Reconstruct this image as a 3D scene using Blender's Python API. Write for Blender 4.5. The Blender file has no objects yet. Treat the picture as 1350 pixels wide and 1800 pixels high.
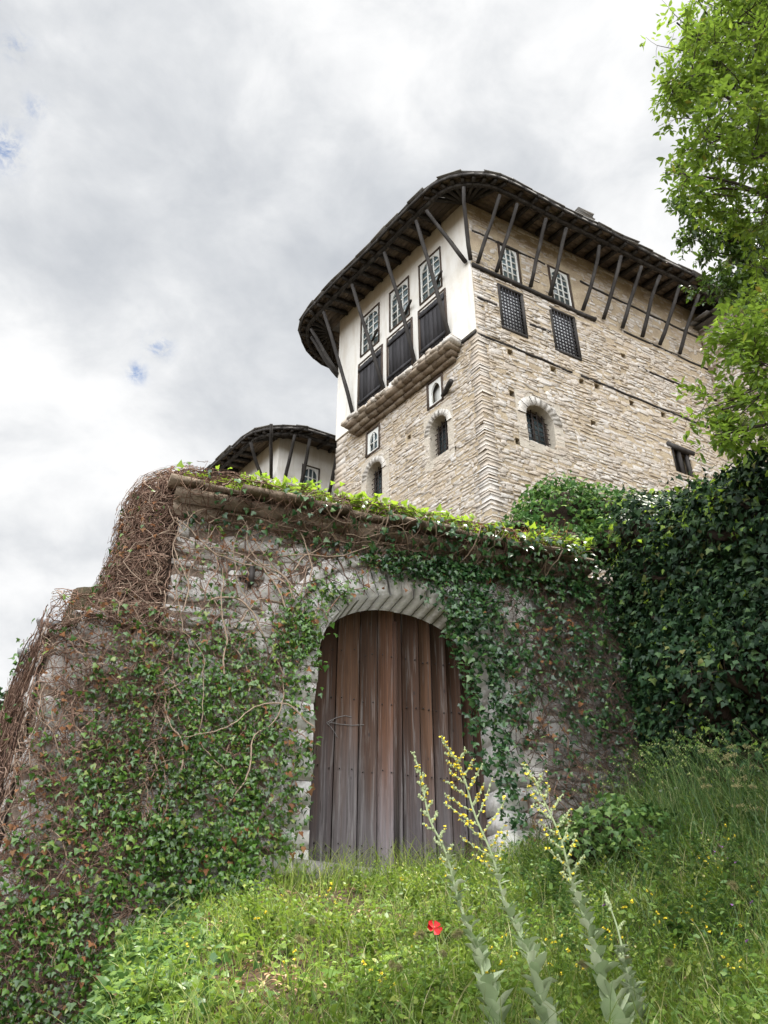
import bpy, math, random
import numpy as np
R = np.random.default_rng(11)
random.seed(5)
S = bpy.context.scene
COL = S.collection

# ------------------------------------------------------------------ camera
PITCH = math.radians(32.3)
FPX = 1454.0
cd = bpy.data.cameras.new("camera"); cam = bpy.data.objects.new("camera", cd); COL.objects.link(cam)
cd.sensor_fit = 'HORIZONTAL'; cd.sensor_width = 36.0; cd.lens = FPX / 1350.0 * 36.0
cd.clip_start = 0.05; cd.clip_end = 3000
cam.location = (0, 0, 0); cam.rotation_euler = (math.pi/2 + PITCH, 0, 0)
S.camera = cam

# ------------------------------------------------------------------ light
SUN_EL = math.radians(66)
SUN_DIR = np.array([0.93, 0.36, 0.0])                     # horizontal direction towards the sun
SUN_DIR = SUN_DIR / np.linalg.norm(SUN_DIR) * math.cos(SUN_EL); SUN_DIR[2] = math.sin(SUN_EL)
sd = bpy.data.lights.new("sun", 'SUN'); sun = bpy.data.objects.new("sun", sd); COL.objects.link(sun)
sd.energy = 5.0; sd.angle = math.radians(2.0); sd.color = (1.0, 0.95, 0.86)
from mathutils import Vector
sun.rotation_euler = Vector(SUN_DIR).to_track_quat('Z', 'Y').to_euler()
S.view_settings.view_transform = 'Standard'; S.view_settings.look = 'None'
S.view_settings.exposure = 0.92; S.view_settings.gamma = 1.0; S.view_settings.use_curve_mapping = False
S.cycles.use_denoising = True; S.cycles.use_adaptive_sampling = False
S.cycles.max_bounces = 6; S.cycles.diffuse_bounces = 3; S.cycles.transmission_bounces = 4; S.cycles.transparent_max_bounces = 4

def ray(u, v):
    a = (u-675)/FPX; b = (900-v)/FPX; c, s = math.cos(PITCH), math.sin(PITCH)
    return np.array([a, c-b*s, s+b*c])

W = bpy.data.worlds.new("World"); S.world = W; W.use_nodes = True
def build_world():
    nt = W.node_tree; nt.nodes.clear(); L = nt.links
    def N(t, **k):
        n = nt.nodes.new(t)
        for a, b in k.items(): setattr(n, a, b)
        return n
    def M(op, a, b=None, c=None, clamp=False):
        n = N('ShaderNodeMath', operation=op, use_clamp=clamp)
        for i, x in enumerate((a, b, c)):
            if x is None: continue
            if isinstance(x, (int, float)): n.inputs[i].default_value = x
            else: L.new(x, n.inputs[i])
        return n.outputs[0]
    out = N('ShaderNodeOutputWorld'); bg = N('ShaderNodeBackground'); bg.inputs['Strength'].default_value = 0.1
    L.new(bg.outputs[0], out.inputs[0])
    sky = N('ShaderNodeTexSky', sky_type='NISHITA'); sky.sun_disc = False
    sky.sun_elevation = SUN_EL; sky.sun_rotation = math.atan2(SUN_DIR[0], SUN_DIR[1])
    tc = N('ShaderNodeTexCoord'); sx = N('ShaderNodeSeparateXYZ'); L.new(tc.outputs['Generated'], sx.inputs[0])
    z = M('ADD', M('MAXIMUM', sx.outputs[2], 0.0), 0.28)
    px = M('DIVIDE', sx.outputs[0], z); py = M('DIVIDE', sx.outputs[1], z)
    cx = N('ShaderNodeVectorMath', operation='MULTIPLY'); cx.inputs[1].default_value = (1.0, 1.0, 1.45); L.new(tc.outputs['Generated'], cx.inputs[0])
    def noise(scale, detail, rough, off, dist=0.0):
        mp = N('ShaderNodeMapping'); mp.inputs['Location'].default_value = off; L.new(cx.outputs[0], mp.inputs[0])
        n = N('ShaderNodeTexNoise'); n.inputs['Scale'].default_value = scale; n.inputs['Detail'].default_value = detail
        n.inputs['Roughness'].default_value = rough; n.inputs['Distortion'].default_value = dist
        L.new(mp.outputs[0], n.inputs['Vector']); return n.outputs['Fac']
    def lobe(u, v, k):
        d = ray(u, v); d = d/np.linalg.norm(d)
        n = N('ShaderNodeVectorMath', operation='DOT_PRODUCT'); n.inputs[1].default_value = tuple(d)
        L.new(tc.outputs['Generated'], n.inputs[0])
        return M('POWER', M('MAXIMUM', n.outputs['Value'], 0.0), k)
    big = noise(3.0, 5.0, 0.52, (12.2, 3.3, 1.1), 0.15)
    med = noise(8.5, 10.0, 0.58, (2.4, 8.2, 6.3), 0.25)
    shade = M('ADD', M('MULTIPLY', big, 0.56), M('MULTIPLY', med, 0.44))
    # darker bank running down from the upper left, brighter breaks near the top right and low left
    shade = M('SUBTRACT', shade, M('MULTIPLY', lobe(230, 90, 60), 0.05))
    shade = M('SUBTRACT', shade, M('MULTIPLY', lobe(360, 270, 120), 0.04))
    shade = M('SUBTRACT', shade, M('MULTIPLY', lobe(190, 390, 300), 0.06))
    shade = M('ADD', shade, M('MULTIPLY', lobe(690, 190, 250), 0.08))
    shade = M('ADD', shade, M('MULTIPLY', lobe(120, 700, 40), 0.015))
    shade = M('SUBTRACT', shade, M('MULTIPLY', lobe(1010, 10, 250), 0.02))
    shade = M('SUBTRACT', shade, M('MULTIPLY', lobe(760, 420, 300), 0.04))
    cr = N('ShaderNodeValToRGB'); cr.color_ramp.interpolation = 'B_SPLINE'
    e = cr.color_ramp.elements
    e[0].position = 0.27; e[0].color = (0.45, 0.475, 0.515, 1)
    e[1].position = 0.61; e[1].color = (0.90, 0.90, 0.90, 1)
    k = e.new(0.46); k.color = (0.65, 0.668, 0.69, 1)
    L.new(shade, cr.inputs[0])
    # blue breaks
    hole = M('ADD', lobe(0, 258, 5000), M('MULTIPLY', lobe(280, 607, 12000), 0.8))
    hole = M('ADD', hole, M('MULTIPLY', lobe(240, 655, 18000), 1.0))
    hole = M('ADD', hole, M('MULTIPLY', lobe(28, 80, 14000), 0.5))
    hole = M('ADD', hole, M('MULTIPLY', lobe(62, 190, 14000), 0.45))
    fine = noise(48.0, 8.0, 0.7, (1.0, 2.0, 0), .3)
    hole = M('MULTIPLY', hole, M('MULTIPLY', M('SUBTRACT', fine, 0.43), 7.0), clamp=True)
    # bright sky lobe added behind the camera to light the gate and facades
    d = np.array([-.16, -.78, .60]); d = d/np.linalg.norm(d)
    dn = N('ShaderNodeVectorMath', operation='DOT_PRODUCT'); dn.inputs[1].default_value = tuple(d); L.new(tc.outputs['Generated'], dn.inputs[0])
    rear = M('POWER', M('MULTIPLY', M('MAXIMUM', M('SUBTRACT', dn.outputs['Value'], .42), 0.0), 1.72), 1.4)
    gain = M('MULTIPLY_ADD', rear, 41.0, 6.3)
    vm = N('ShaderNodeVectorMath', operation='SCALE'); L.new(cr.outputs[0], vm.inputs[0]); L.new(gain, vm.inputs['Scale'])
    sk = N('ShaderNodeVectorMath', operation='SCALE'); L.new(sky.outputs[0], sk.inputs[0]); sk.inputs['Scale'].default_value = 1.0
    mx = N('ShaderNodeMix', data_type='RGBA'); L.new(M('MULTIPLY', hole, 0.78), mx.inputs['Factor'])
    L.new(vm.outputs[0], mx.inputs[6]); L.new(sk.outputs[0], mx.inputs[7])
    # low hills dim the sky near and under the horizon
    low = M('MULTIPLY_ADD', sx.outputs[2], 6.0, 0.35, clamp=True)
    fin = N('ShaderNodeVectorMath', operation='SCALE'); L.new(mx.outputs[2], fin.inputs[0]); L.new(low, fin.inputs['Scale'])
    L.new(fin.outputs[0], bg.inputs['Color'])
build_world()

# ------------------------------------------------------------------ helpers
class MB:
    """collects polygons; build() links them as ONE mesh object"""
    def __init__(s): s.V = []; s.F = []; s.n = 0
    def add(s, verts, faces):
        verts = np.asarray(verts, float).reshape(-1, 3)
        faces = np.asarray(faces, int)
        s.V.append(verts); s.F.append(faces + s.n); s.n += len(verts)
    def inst(s, P, faces):
        """P (N,k,3) copies of one template with the given faces (m,q)"""
        N, k = P.shape[:2]
        if N == 0: return
        faces = np.asarray(faces, int)
        F = (faces[None] + (np.arange(N)*k)[:, None, None]).reshape(-1, faces.shape[1])
        s.V.append(P.reshape(-1, 3)); s.F.append(F + s.n); s.n += N*k
    def inst2(s, P, facelists):
        base = s.n; N, k = P.shape[:2]
        if N == 0: return
        s.V.append(P.reshape(-1, 3)); s.n += N*k
        for faces in facelists:
            faces = np.asarray(faces, int)
            s.F.append((faces[None] + (np.arange(N)*k)[:, None, None]).reshape(-1, faces.shape[1]) + base)
    def build(s, name, mat, parent=None, smooth=False, origin=None):
        V = np.concatenate(s.V) if s.V else np.zeros((0, 3))
        if parent is not None: V = V - ORG[parent.name]
        elif origin is not None: V = V - np.array(origin)
        me = bpy.data.meshes.new(name)
        me.vertices.add(len(V)); me.vertices.foreach_set('co', V.astype(np.float32).ravel())
        lv = np.concatenate([f.ravel() for f in s.F]); tot = np.concatenate([np.full(len(f), f.shape[1]) for f in s.F])
        st = np.concatenate([[0], np.cumsum(tot)[:-1]])
        me.loops.add(len(lv)); me.loops.foreach_set('vertex_index', lv.astype(np.int32))
        me.polygons.add(len(tot)); me.polygons.foreach_set('loop_start', st.astype(np.int32)); me.polygons.foreach_set('loop_total', tot.astype(np.int32))
        if smooth: me.polygons.foreach_set('use_smooth', np.ones(len(tot), bool))
        me.update(calc_edges=True); me.validate()
        if mat is not None: me.materials.append(mat)
        o = bpy.data.objects.new(name, me); COL.objects.link(o)
        if parent is not None:
            o.parent = parent; ORG[o.name] = ORG[parent.name]
        else:
            ORG[o.name] = np.array(origin) if origin is not None else np.zeros(3)
            if origin is not None: o.location = origin
        return o
ORG = {}
def thing(name, label, cat, loc, group=None):
    o = bpy.data.objects.new(name, None); COL.objects.link(o); o.location = tuple(loc)
    o.empty_display_size = 0.3
    o['label'] = label; o['category'] = cat
    if group: o['group'] = group
    ORG[o.name] = np.array(loc, float); return o
def tag(o, label, cat, group=None, kind=None):
    if label: o['label'] = label
    if cat: o['category'] = cat
    if group: o['group'] = group
    if kind: o['kind'] = kind
    return o
def nrm(v):
    v = np.asarray(v, float); return v/np.maximum(np.linalg.norm(v, axis=-1, keepdims=True), 1e-9)

class Frame:
    """upright plane: s along it, d out of it, z up"""
    def __init__(f, P, dirv, towards=(0, 0)):
        f.P = np.array(P[:2], float); f.t = np.array(dirv, float); f.t /= np.hypot(*f.t)
        n = np.array([f.t[1], -f.t[0]])
        if n.dot(np.array(towards) - f.P) < 0: n = -n
        f.n = n
    def __call__(f, s, d, z):
        s, d, z = np.broadcast_arrays(np.asarray(s, float), np.asarray(d, float), np.asarray(z, float))
        xy = f.P + s[..., None]*f.t + d[..., None]*f.n
        return np.concatenate([xy, z[..., None]], -1)
    def vec(f, s, d, z):
        v = f(s, d, z); v[..., :2] -= f.P; return v
    def pix(f, u, v, off=0.0):
        r = ray(u, v); P = f.P + f.n*off; t = f.n.dot(P)/f.n.dot(r[:2]); q = r*t
        return float((q[:2]-P).dot(f.t)), float(q[2])

BOXF = [[0,1,2,3],[7,6,5,4],[0,4,5,1],[1,5,6,2],[2,6,7,3],[3,7,4,0]]
def fbox(mb, fr, s0, s1, d0, d1, z0, z1, jit=0.0):
    v = np.array([[s0,d0,z0],[s1,d0,z0],[s1,d1,z0],[s0,d1,z0],[s0,d0,z1],[s1,d0,z1],[s1,d1,z1],[s0,d1,z1]], float)
    if jit: v += R.normal(0, jit, v.shape)
    mb.add(fr(v[:,0], v[:,1], v[:,2]), BOXF)
def bar(mb, a, b, w, h, up=(0,0,1)):
    a, b = np.array(a, float), np.array(b, float); x = nrm(b-a); up = np.array(up, float)
    if abs(x.dot(up)) > .98: up = np.array([1., 0, 0])
    y = nrm(np.cross(up, x)); z = np.cross(x, y)
    v = [p + y*sy*w/2 + z*sz*h/2 for p in (a, b) for sy, sz in ((-1,-1),(1,-1),(1,1),(-1,1))]
    mb.add(v, [[0,1,2,3],[7,6,5,4],[0,4,5,1],[1,5,6,2],[2,6,7,3],[3,7,4,0]])
def tubes(mb, P, rad, sides=3, cap=False):
    """P (N,K,3) polylines, rad (N,K)"""
    N, K = P.shape[:2]
    T = np.gradient(P, axis=1); T = nrm(T)
    M_ = nrm(P[:, -1:]-P[:, :1]+1e-9)
    ref = np.where(np.abs(M_[..., 2:3]) > .6, np.array([.9, .1, 0]), np.array([.05, .1, 1.]))*np.ones_like(T)
    A = nrm(np.cross(T, ref)); B = np.cross(T, A)
    ang = np.arange(sides)/sides*2*np.pi
    V = P[:, :, None] + rad[:, :, None, None]*(np.cos(ang)[:, None]*A[:, :, None] + np.sin(ang)[:, None]*B[:, :, None])
    F = []
    for k in range(K-1):
        for i in range(sides):
            j = (i+1) % sides
            F.append([k*sides+i, k*sides+j, (k+1)*sides+j, (k+1)*sides+i])
    fl = [F]
    if cap: fl.append([list(range(sides))[::-1], [(K-1)*sides+i for i in range(sides)]])
    mb.inst2(V.reshape(N, K*sides, 3), fl)
def smoothstep(a, b, x):
    t = np.clip((np.asarray(x, float)-a)/(b-a), 0, 1); return t*t*(3-2*t)

# value noise for placing things
_G = R.random((64, 64))
def vnoise(x, y):
    x = np.asarray(x, float); y = np.asarray(y, float)
    xi = np.floor(x).astype(int); yi = np.floor(y).astype(int); fx = x-xi; fy = y-yi
    fx = fx*fx*(3-2*fx); fy = fy*fy*(3-2*fy)
    g = lambda i, j: _G[i % 64, j % 64]
    return (g(xi, yi)*(1-fx)+g(xi+1, yi)*fx)*(1-fy) + (g(xi, yi+1)*(1-fx)+g(xi+1, yi+1)*fx)*fy
def fbm(x, y):
    return .55*vnoise(x, y)+.28*vnoise(2.1*x+7, 2.1*y+3)+.17*vnoise(4.3*x+1, 4.3*y+9)

# ------------------------------------------------------------------ materials
def newmat(name):
    m = bpy.data.materials.new(name); m.use_nodes = True; nt = m.node_tree; nt.nodes.clear()
    return m, nt
class NB:
    def __init__(s, nt): s.nt = nt; s.L = nt.links
    def N(s, t, **k):
        n = s.nt.nodes.new(t)
        for a, b in k.items(): setattr(n, a, b)
        return n
    def set(s, sock, x):
        if isinstance(x, (int, float, tuple)): sock.default_value = x
        else: s.L.new(x, sock)
    def noise(s, scale, detail=4, rough=.6, vec=None, dist=0.0):
        n = s.N('ShaderNodeTexNoise'); n.inputs['Scale'].default_value = scale; n.inputs['Detail'].default_value = detail
        n.inputs['Roughness'].default_value = rough; n.inputs['Distortion'].default_value = dist
        if vec is not None: s.L.new(vec, n.inputs['Vector'])
        return n.outputs['Fac']
    def coord(s, scale=None):
        t = s.N('ShaderNodeNewGeometry').outputs['Position']
        if scale is None: return t
        m = s.N('ShaderNodeMapping'); m.inputs['Scale'].default_value = scale; s.L.new(t, m.inputs[0]); return m.outputs[0]
    def ramp(s, fac, stops, interp='LINEAR'):
        r = s.N('ShaderNodeValToRGB'); r.color_ramp.interpolation = interp; e = r.color_ramp.elements
        while len(e) > 1: e.remove(e[-1])
        e[0].position = stops[0][0]; e[0].color = (*stops[0][1], 1)
        for p, c in stops[1:]:
            k = e.new(p); k.color = (*c, 1)
        s.L.new(fac, r.inputs[0]); return r.outputs[0]
    def fac(s, f, a, b, lo=0., hi=1.):
        m = s.N('ShaderNodeMapRange'); m.clamp = True
        for i, x in enumerate((a, b, lo, hi)): m.inputs[i+1].default_value = x
        s.L.new(f, m.inputs[0]); return m.outputs[0]
    def mix(s, f, a, b, mode='MIX'):
        m = s.N('ShaderNodeMix', data_type='RGBA', blend_type=mode)
        s.set(m.inputs['Factor'], f)
        for sock, x in ((m.inputs[6], a), (m.inputs[7], b)):
            if isinstance(x, tuple): sock.default_value = (*x, 1) if len(x) == 3 else x
            else: s.L.new(x, sock)
        return m.outputs[2]
    def math(s, op, a, b=0.0):
        m = s.N('ShaderNodeMath', operation=op); s.set(m.inputs[0], a); s.set(m.inputs[1], b); return m.outputs[0]
    def island(s): return s.N('ShaderNodeNewGeometry').outputs['Random Per Island']
    def finish(s, col, rough=.9, bump=None, bstr=.4, bdist=.02, spec=.3, extra=None):
        p = s.N('ShaderNodeBsdfPrincipled'); s.set(p.inputs['Base Color'], (*col, 1) if isinstance(col, tuple) else col)
        s.set(p.inputs['Roughness'], rough); p.inputs['Specular IOR Level'].default_value = spec
        if bump is not None:
            b = s.N('ShaderNodeBump'); b.inputs['Strength'].default_value = bstr; b.inputs['Distance'].default_value = bdist
            s.L.new(bump, b.inputs['Height']); s.L.new(b.outputs[0], p.inputs['Normal'])
        o = s.N('ShaderNodeOutputMaterial'); s.L.new(p.outputs[0], o.inputs[0]); return p

def stone_mat(name, cols, stain=(.12,.09,.06), stainamt=.5, fine=22., bstr=.7, lichen=None):
    m, nt = newmat(name); b = NB(nt)
    isl = b.island()
    c = b.ramp(isl, [(i/(len(cols)-1), x) for i, x in enumerate(cols)])
    pos = b.coord()
    n1 = b.noise(1.3, 5, .6, pos); n2 = b.noise(fine, 6, .65, pos); n3 = b.noise(5., 4, .6, pos)
    c = b.mix(b.fac(n2, .3, .7, .0, .45), c, tuple(x*.55 for x in cols[0]))
    c = b.mix(b.math('MULTIPLY', b.fac(n1, .48, .68), stainamt), c, stain)
    c = b.mix(b.math('MULTIPLY', b.fac(n3, .58, .7), .4), c, tuple(x*.5 for x in stain))
    if lichen: c = b.mix(b.fac(b.noise(9., 5, .7, pos), .6, .68, 0, .7), c, lichen)
    h = b.math('ADD', n2, b.math('MULTIPLY', n3, .6))
    b.finish(c, .92, h, bstr, .03, .2); return m
def mortar_mat(name, c1, c2, c3):
    m, nt = newmat(name); b = NB(nt); pos = b.coord()
    n = b.noise(2.2, 6, .65, pos); n2 = b.noise(30., 5, .7, pos)
    c = b.ramp(n, [(.35, c1), (.52, c2), (.66, c3)])
    c = b.mix(b.fac(n2, .35, .7, 0, .5), c, tuple(x*.5 for x in c1))
    b.finish(c, .95, b.math('ADD', n2, n), .8, .03, .15); return m
def wood_mat(name, cols, stretch=(9, 9, .7), rough=.85, bstr=.5, wear=None):
    m, nt = newmat(name); b = NB(nt)
    v = b.coord(stretch); isl = b.island()
    n = b.noise(3.0, 7, .65, v, .4)
    c = b.ramp(isl, [(i/(len(cols)-1), x) for i, x in enumerate(cols)])
    c = b.mix(b.fac(n, .35, .7, 0, .6), c, tuple(x*.45 for x in cols[0]))
    if wear: c = b.mix(b.fac(b.noise(1.1, 4, .6, b.coord((4, 4, .6))), .5, .7, 0, .7), c, wear)
    b.finish(c, rough, n, bstr, .01, .3); return m
def leaf_mat(name, stops, trans=.35, tcol=None, rough=.42, spec=.4, vein=True):
    m, nt = newmat(name); b = NB(nt)
    isl = b.island(); c = b.ramp(isl, stops)
    pos = b.coord(); big = b.noise(1.1, 3, .6, pos)
    hsv = b.N('ShaderNodeHueSaturation'); b.set(hsv.inputs['Value'], b.fac(big, .3, .7, .72, 1.25)); b.L.new(c, hsv.inputs['Color'])
    hsv.inputs['Hue'].default_value = .5; hsv.inputs['Saturation'].default_value = 1
    c = hsv.outputs[0]
    p = b.N('ShaderNodeBsdfPrincipled'); b.L.new(c, p.inputs['Base Color']); p.inputs['Roughness'].default_value = rough
    p.inputs['Specular IOR Level'].default_value = spec
    t = b.N('ShaderNodeBsdfTranslucent')
    if tcol: tc = b.mix(.6, c, tcol)
    else: tc = c
    b.L.new(tc, t.inputs['Color'])
    mx = b.N('ShaderNodeMixShader'); mx.inputs[0].default_value = trans
    b.L.new(p.outputs[0], mx.inputs[1]); b.L.new(t.outputs[0], mx.inputs[2])
    o = b.N('ShaderNodeOutputMaterial'); b.L.new(mx.outputs[0], o.inputs[0]); return m
def plain(name, col, rough=.7, nz=.25, scale=8., spec=.3, bstr=.2):
    m, nt = newmat(name); b = NB(nt); pos = b.coord()
    n = b.noise(scale, 5, .6, pos)
    c = b.mix(b.fac(n, .35, .7, 0, nz*2), col, tuple(x*.55 for x in col))
    b.finish(c, rough, n, bstr, .01, spec); return m

M = {}
M['house_stone'] = stone_mat('house limestone', [(.44,.39,.335),(.52,.47,.41),(.57,.525,.47),(.63,.60,.56),(.50,.43,.355),(.55,.50,.435)], (.38,.28,.17), .45)
M['house_mortar'] = mortar_mat('house mortar', (.36,.29,.205), (.46,.375,.265), (.53,.445,.315))
M['quoin'] = stone_mat('house quoin limestone', [(.42,.39,.35),(.54,.51,.46),(.60,.575,.53)], (.30,.24,.18), .2)
M['gate_stone'] = stone_mat('gate limestone', [(.52,.49,.46),(.66,.635,.605),(.76,.74,.715),(.60,.565,.53),(.72,.70,.67)], (.30,.235,.19), .3, 14., .9, (.27,.26,.22))
M['dressed'] = stone_mat('pale dressed arch stone', [(.60,.58,.55),(.70,.68,.655),(.76,.745,.72)], (.36,.30,.25), .3, 14., .6, (.40,.39,.35))
M['gate_mortar'] = mortar_mat('gate mortar', (.19,.145,.115), (.28,.22,.175), (.36,.30,.25))
M['dark_stone'] = stone_mat('dark base rubble', [(.16,.15,.14),(.24,.225,.21),(.30,.285,.265)], (.08,.07,.055), .6, 14., 1.0, (.30,.29,.26))  # dark grey stone for the sill and the retaining wall
M['weathered'] = stone_mat('darker grey rubble', [(.24,.225,.21),(.33,.31,.29),(.40,.38,.36)], (.12,.10,.08), .5, 14., 1.0, (.33,.32,.29))  # darker grey than the gate limestone, used right of the door
M['cornice'] = stone_mat('brown cornice slab', [(.20,.155,.115),(.29,.225,.165),(.34,.28,.215)], (.11,.085,.06), .5, 16., .8, (.25,.24,.20))
M['slate'] = stone_mat('roof slate', [(.13,.125,.12),(.19,.185,.18),(.26,.25,.235),(.16,.15,.135)], (.08,.07,.06), .5, 16., .7, (.27,.27,.24))
M['slate_grey'] = stone_mat('grey slate', [(.25,.25,.26),(.33,.335,.35),(.40,.40,.41)], (.15,.14,.13), .3, 16., .7)
M['brace'] = wood_mat('weathered dark timber', [(.026,.023,.021),(.036,.032,.029),(.050,.045,.041)], wear=(.085,.079,.074))
M['soffit'] = wood_mat('soffit boards', [(.085,.066,.052),(.14,.11,.085),(.22,.175,.13),(.11,.085,.068)], (3, 3, 3))
M['shutter'] = wood_mat('blackened shutter planks', [(.020,.019,.021),(.032,.031,.034),(.045,.043,.047)], wear=(.075,.073,.078))
M['frame_wood'] = wood_mat('brown window frame wood', [(.060,.043,.032),(.10,.072,.055)])
M['white_wood'] = plain('white painted window wood', (.66,.67,.64), .6, .12, 12.)
M['iron'] = plain('dark iron bars', (.035,.028,.025), .6, .3, 30.)
def pane_mat(name, col, r=.08):
    m, nt = newmat(name); b = NB(nt)
    b.finish(b.mix(b.fac(b.noise(.9, 2, .5, b.coord()), .35, .65), col, tuple(x*.35 for x in col)), r, None, spec=.6); return m
M['pane'] = pane_mat('window glass', (.15,.20,.215))
M['pane_dark'] = pane_mat('dark window glass', (.03,.036,.042))
M['dark'] = plain('unlit interior', (.02,.018,.016), .95, .3, 5.)  # near-black stands for the shade inside holes and openings
def plaster_mat():
    m, nt = newmat('lime plaster'); b = NB(nt); pos = b.coord()
    streak = b.noise(2.0, 6, .65, b.coord((2.5, 2.5, .35)))
    n = b.noise(1.2, 5, .6, pos)
    c = b.mix(b.fac(streak, .46, .70, 0, .55), (.70, .685, .645), (.50, .45, .37))
    c = b.mix(b.fac(n, .52, .70, 0, .5), c, (.56, .52, .44))
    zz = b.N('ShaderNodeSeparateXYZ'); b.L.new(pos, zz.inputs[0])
    top_tone = b.math('MULTIPLY', b.fac(zz.outputs[2], 18.3, 19.8), b.fac(b.noise(3., 5, .6, pos), .2, .7, .3, 1.))  # tan tone strengthens towards the top of the plaster
    c = b.mix(b.math('MULTIPLY', top_tone, .55), c, (.58, .50, .39))
    b.finish(c, .92, b.noise(12., 5, .6, pos), .25, .02, .2); return m
M['plaster'] = plaster_mat()
def door_mat(name='weathered door planks', k=.68):
    m, nt = newmat(name); b = NB(nt); isl = b.island(); pos = b.coord()
    v = b.coord((34, 34, .6)); n = b.noise(2.0, 9, .72, v, .6)
    brown = b.ramp(isl, [(0, (.062,.034,.021)), (.35, (.110,.060,.036)), (.6, (.078,.044,.029)), (.8, (.150,.090,.056)), (1, (.058,.034,.024))])
    grey = b.ramp(isl, [(0, (.075,.069,.074)), (.4, (.125,.116,.120)), (.7, (.088,.080,.084)), (.85, (.21,.20,.20)), (1, (.068,.062,.066))])
    grey = b.mix(1., grey, (k*1.04, k*.97, k*.95), 'MULTIPLY'); brown = b.mix(1., brown, (k*1.12, k*.95, k*.84), 'MULTIPLY')
    zz = b.N('ShaderNodeSeparateXYZ'); b.L.new(pos, zz.inputs[0])
    wobble = b.noise(1.2, 4, .6, b.coord((5, 5, .4)))
    hgt = b.math('ADD', zz.outputs[2], b.math('MULTIPLY', b.math('SUBTRACT', wobble, .5), 3.2))
    c = b.mix(b.fac(hgt, 2.0, 3.5), grey, brown)
    c = b.mix(b.fac(n, .42, .66, 0, .75), c, (.022, .016, .014))
    c = b.mix(b.fac(b.noise(3.0, 6, .65, b.coord((9, 9, .35)), .3), .54, .72, 0, .4), c, (.31, .295, .29))
    kn = b.N('ShaderNodeTexVoronoi'); kn.inputs['Scale'].default_value = 5.; b.L.new(b.coord((1, 1, .55)), kn.inputs['Vector'])
    c = b.mix(b.fac(kn.outputs['Distance'], .05, .10, .8, 0), c, (.028, .020, .018))
    b.finish(c, .8, n, .6, .008, .3); return m
M['door'] = door_mat(); M['door_pale'] = door_mat('paler bleached plank', 1.45)
M['chalk'] = plain('chalk mark', (.20,.185,.18), .95, .4, 60.)
M['earth'] = None
def earth_mat():  # soil darkened, shade between the blades put into its colour
    m, nt = newmat('earth and moss'); b = NB(nt); pos = b.coord()
    n = b.noise(1.6, 6, .65, pos); n2 = b.noise(14., 6, .7, pos)
    c = b.ramp(n, [(.36, (.040,.042,.016)), (.50, (.062,.048,.028)), (.60, (.11,.072,.046)), (.70, (.045,.052,.018))])
    c = b.mix(b.fac(n2, .4, .7, 0, .55), c, (.035,.026,.018))
    b.finish(c, .95, n2, .9, .05, .15); return m
M['earth'] = earth_mat()
def stem_mat(name, stops):
    m, nt = newmat(name); b = NB(nt); c = b.ramp(b.island(), stops); n = b.noise(18., 4, .6, b.coord())
    b.finish(b.mix(b.fac(n, .35, .7, 0, .5), c, tuple(x*.5 for x in stops[0][1])), .85, n, .3, .01, .25); return m
M['stem_brown'] = stem_mat('ivy stem bark', [(0, (.10,.058,.042)), (.4, (.19,.112,.080)), (.75, (.29,.185,.135)), (1, (.42,.30,.22))])  # tan end of the ramp puts sunlit twig highlights into the bark
M['stem_pale'] = plain('pale old ivy stem', (.36,.27,.20), .9, .3, 14.)
M['stem_dark'] = plain('dark ivy stem', (.085,.060,.045), .9, .3, 14.)
M['bark'] = plain('branch bark', (.055,.042,.032), .9, .3, 14., bstr=.5)
M['twig_mat'] = mortar_mat('dead ivy thatch', (.030,.021,.016), (.050,.034,.025), (.075,.052,.038))  # backing under twigs and leaves, shade of the gaps put into its colour
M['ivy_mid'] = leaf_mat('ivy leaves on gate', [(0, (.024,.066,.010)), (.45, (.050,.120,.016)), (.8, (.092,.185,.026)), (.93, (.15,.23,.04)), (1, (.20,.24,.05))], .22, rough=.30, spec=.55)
M['ivy_shade'] = leaf_mat('ivy leaves by arch', [(0, (.014,.045,.016)), (.5, (.028,.078,.022)), (.9, (.055,.125,.032)), (1, (.11,.18,.05))], .18, rough=.32, spec=.5)  # darker copy of the ivy green with shade put into it
M['ivy_dark'] = leaf_mat('dark glossy ivy leaves', [(0, (.008,.026,.012)), (.45, (.018,.046,.018)), (.82, (.036,.080,.026)), (.95, (.07,.125,.035)), (1, (.13,.12,.035))], .12, rough=.55, spec=.28)  # darkened, shade on the right wall put into the leaf colour
M['ivy_sun'] = leaf_mat('young sunlit ivy leaves', [(0, (.085,.165,.020)), (.5, (.15,.26,.028)), (1, (.24,.34,.04))], .45, (.42,.60,.05), rough=.45)  # paler copy of the ivy green with sunlight put into it
M['ivy_bush'] = leaf_mat('rounded ivy bush leaves', [(0, (.028,.075,.020)), (.5, (.055,.125,.028)), (.85, (.10,.19,.04)), (1, (.19,.28,.05))], .25, rough=.7, spec=.12)
M['ivy_bank'] = leaf_mat('creeping ivy on bank', [(0, (.035,.085,.022)), (.5, (.075,.15,.032)), (1, (.15,.23,.05))], .3, rough=.45)
M['dead_leaf'] = leaf_mat('dead ivy leaves', [(0, (.17,.075,.035)), (.5, (.28,.135,.065)), (1, (.20,.115,.06))], .25, rough=.8, spec=.1)
M['elder'] = leaf_mat('elder leaves', [(0, (.040,.092,.014)), (.4, (.085,.155,.020)), (.8, (.145,.23,.030)), (.97, (.20,.27,.04)), (1, (.36,.22,.05))], .5, (.30,.44,.05), rough=.45)
M['laurel'] = leaf_mat('laurel leaves', [(0, (.022,.058,.014)), (.5, (.045,.098,.022)), (1, (.095,.17,.03))], .25, (.22,.36,.03), rough=.3, spec=.5)
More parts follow.
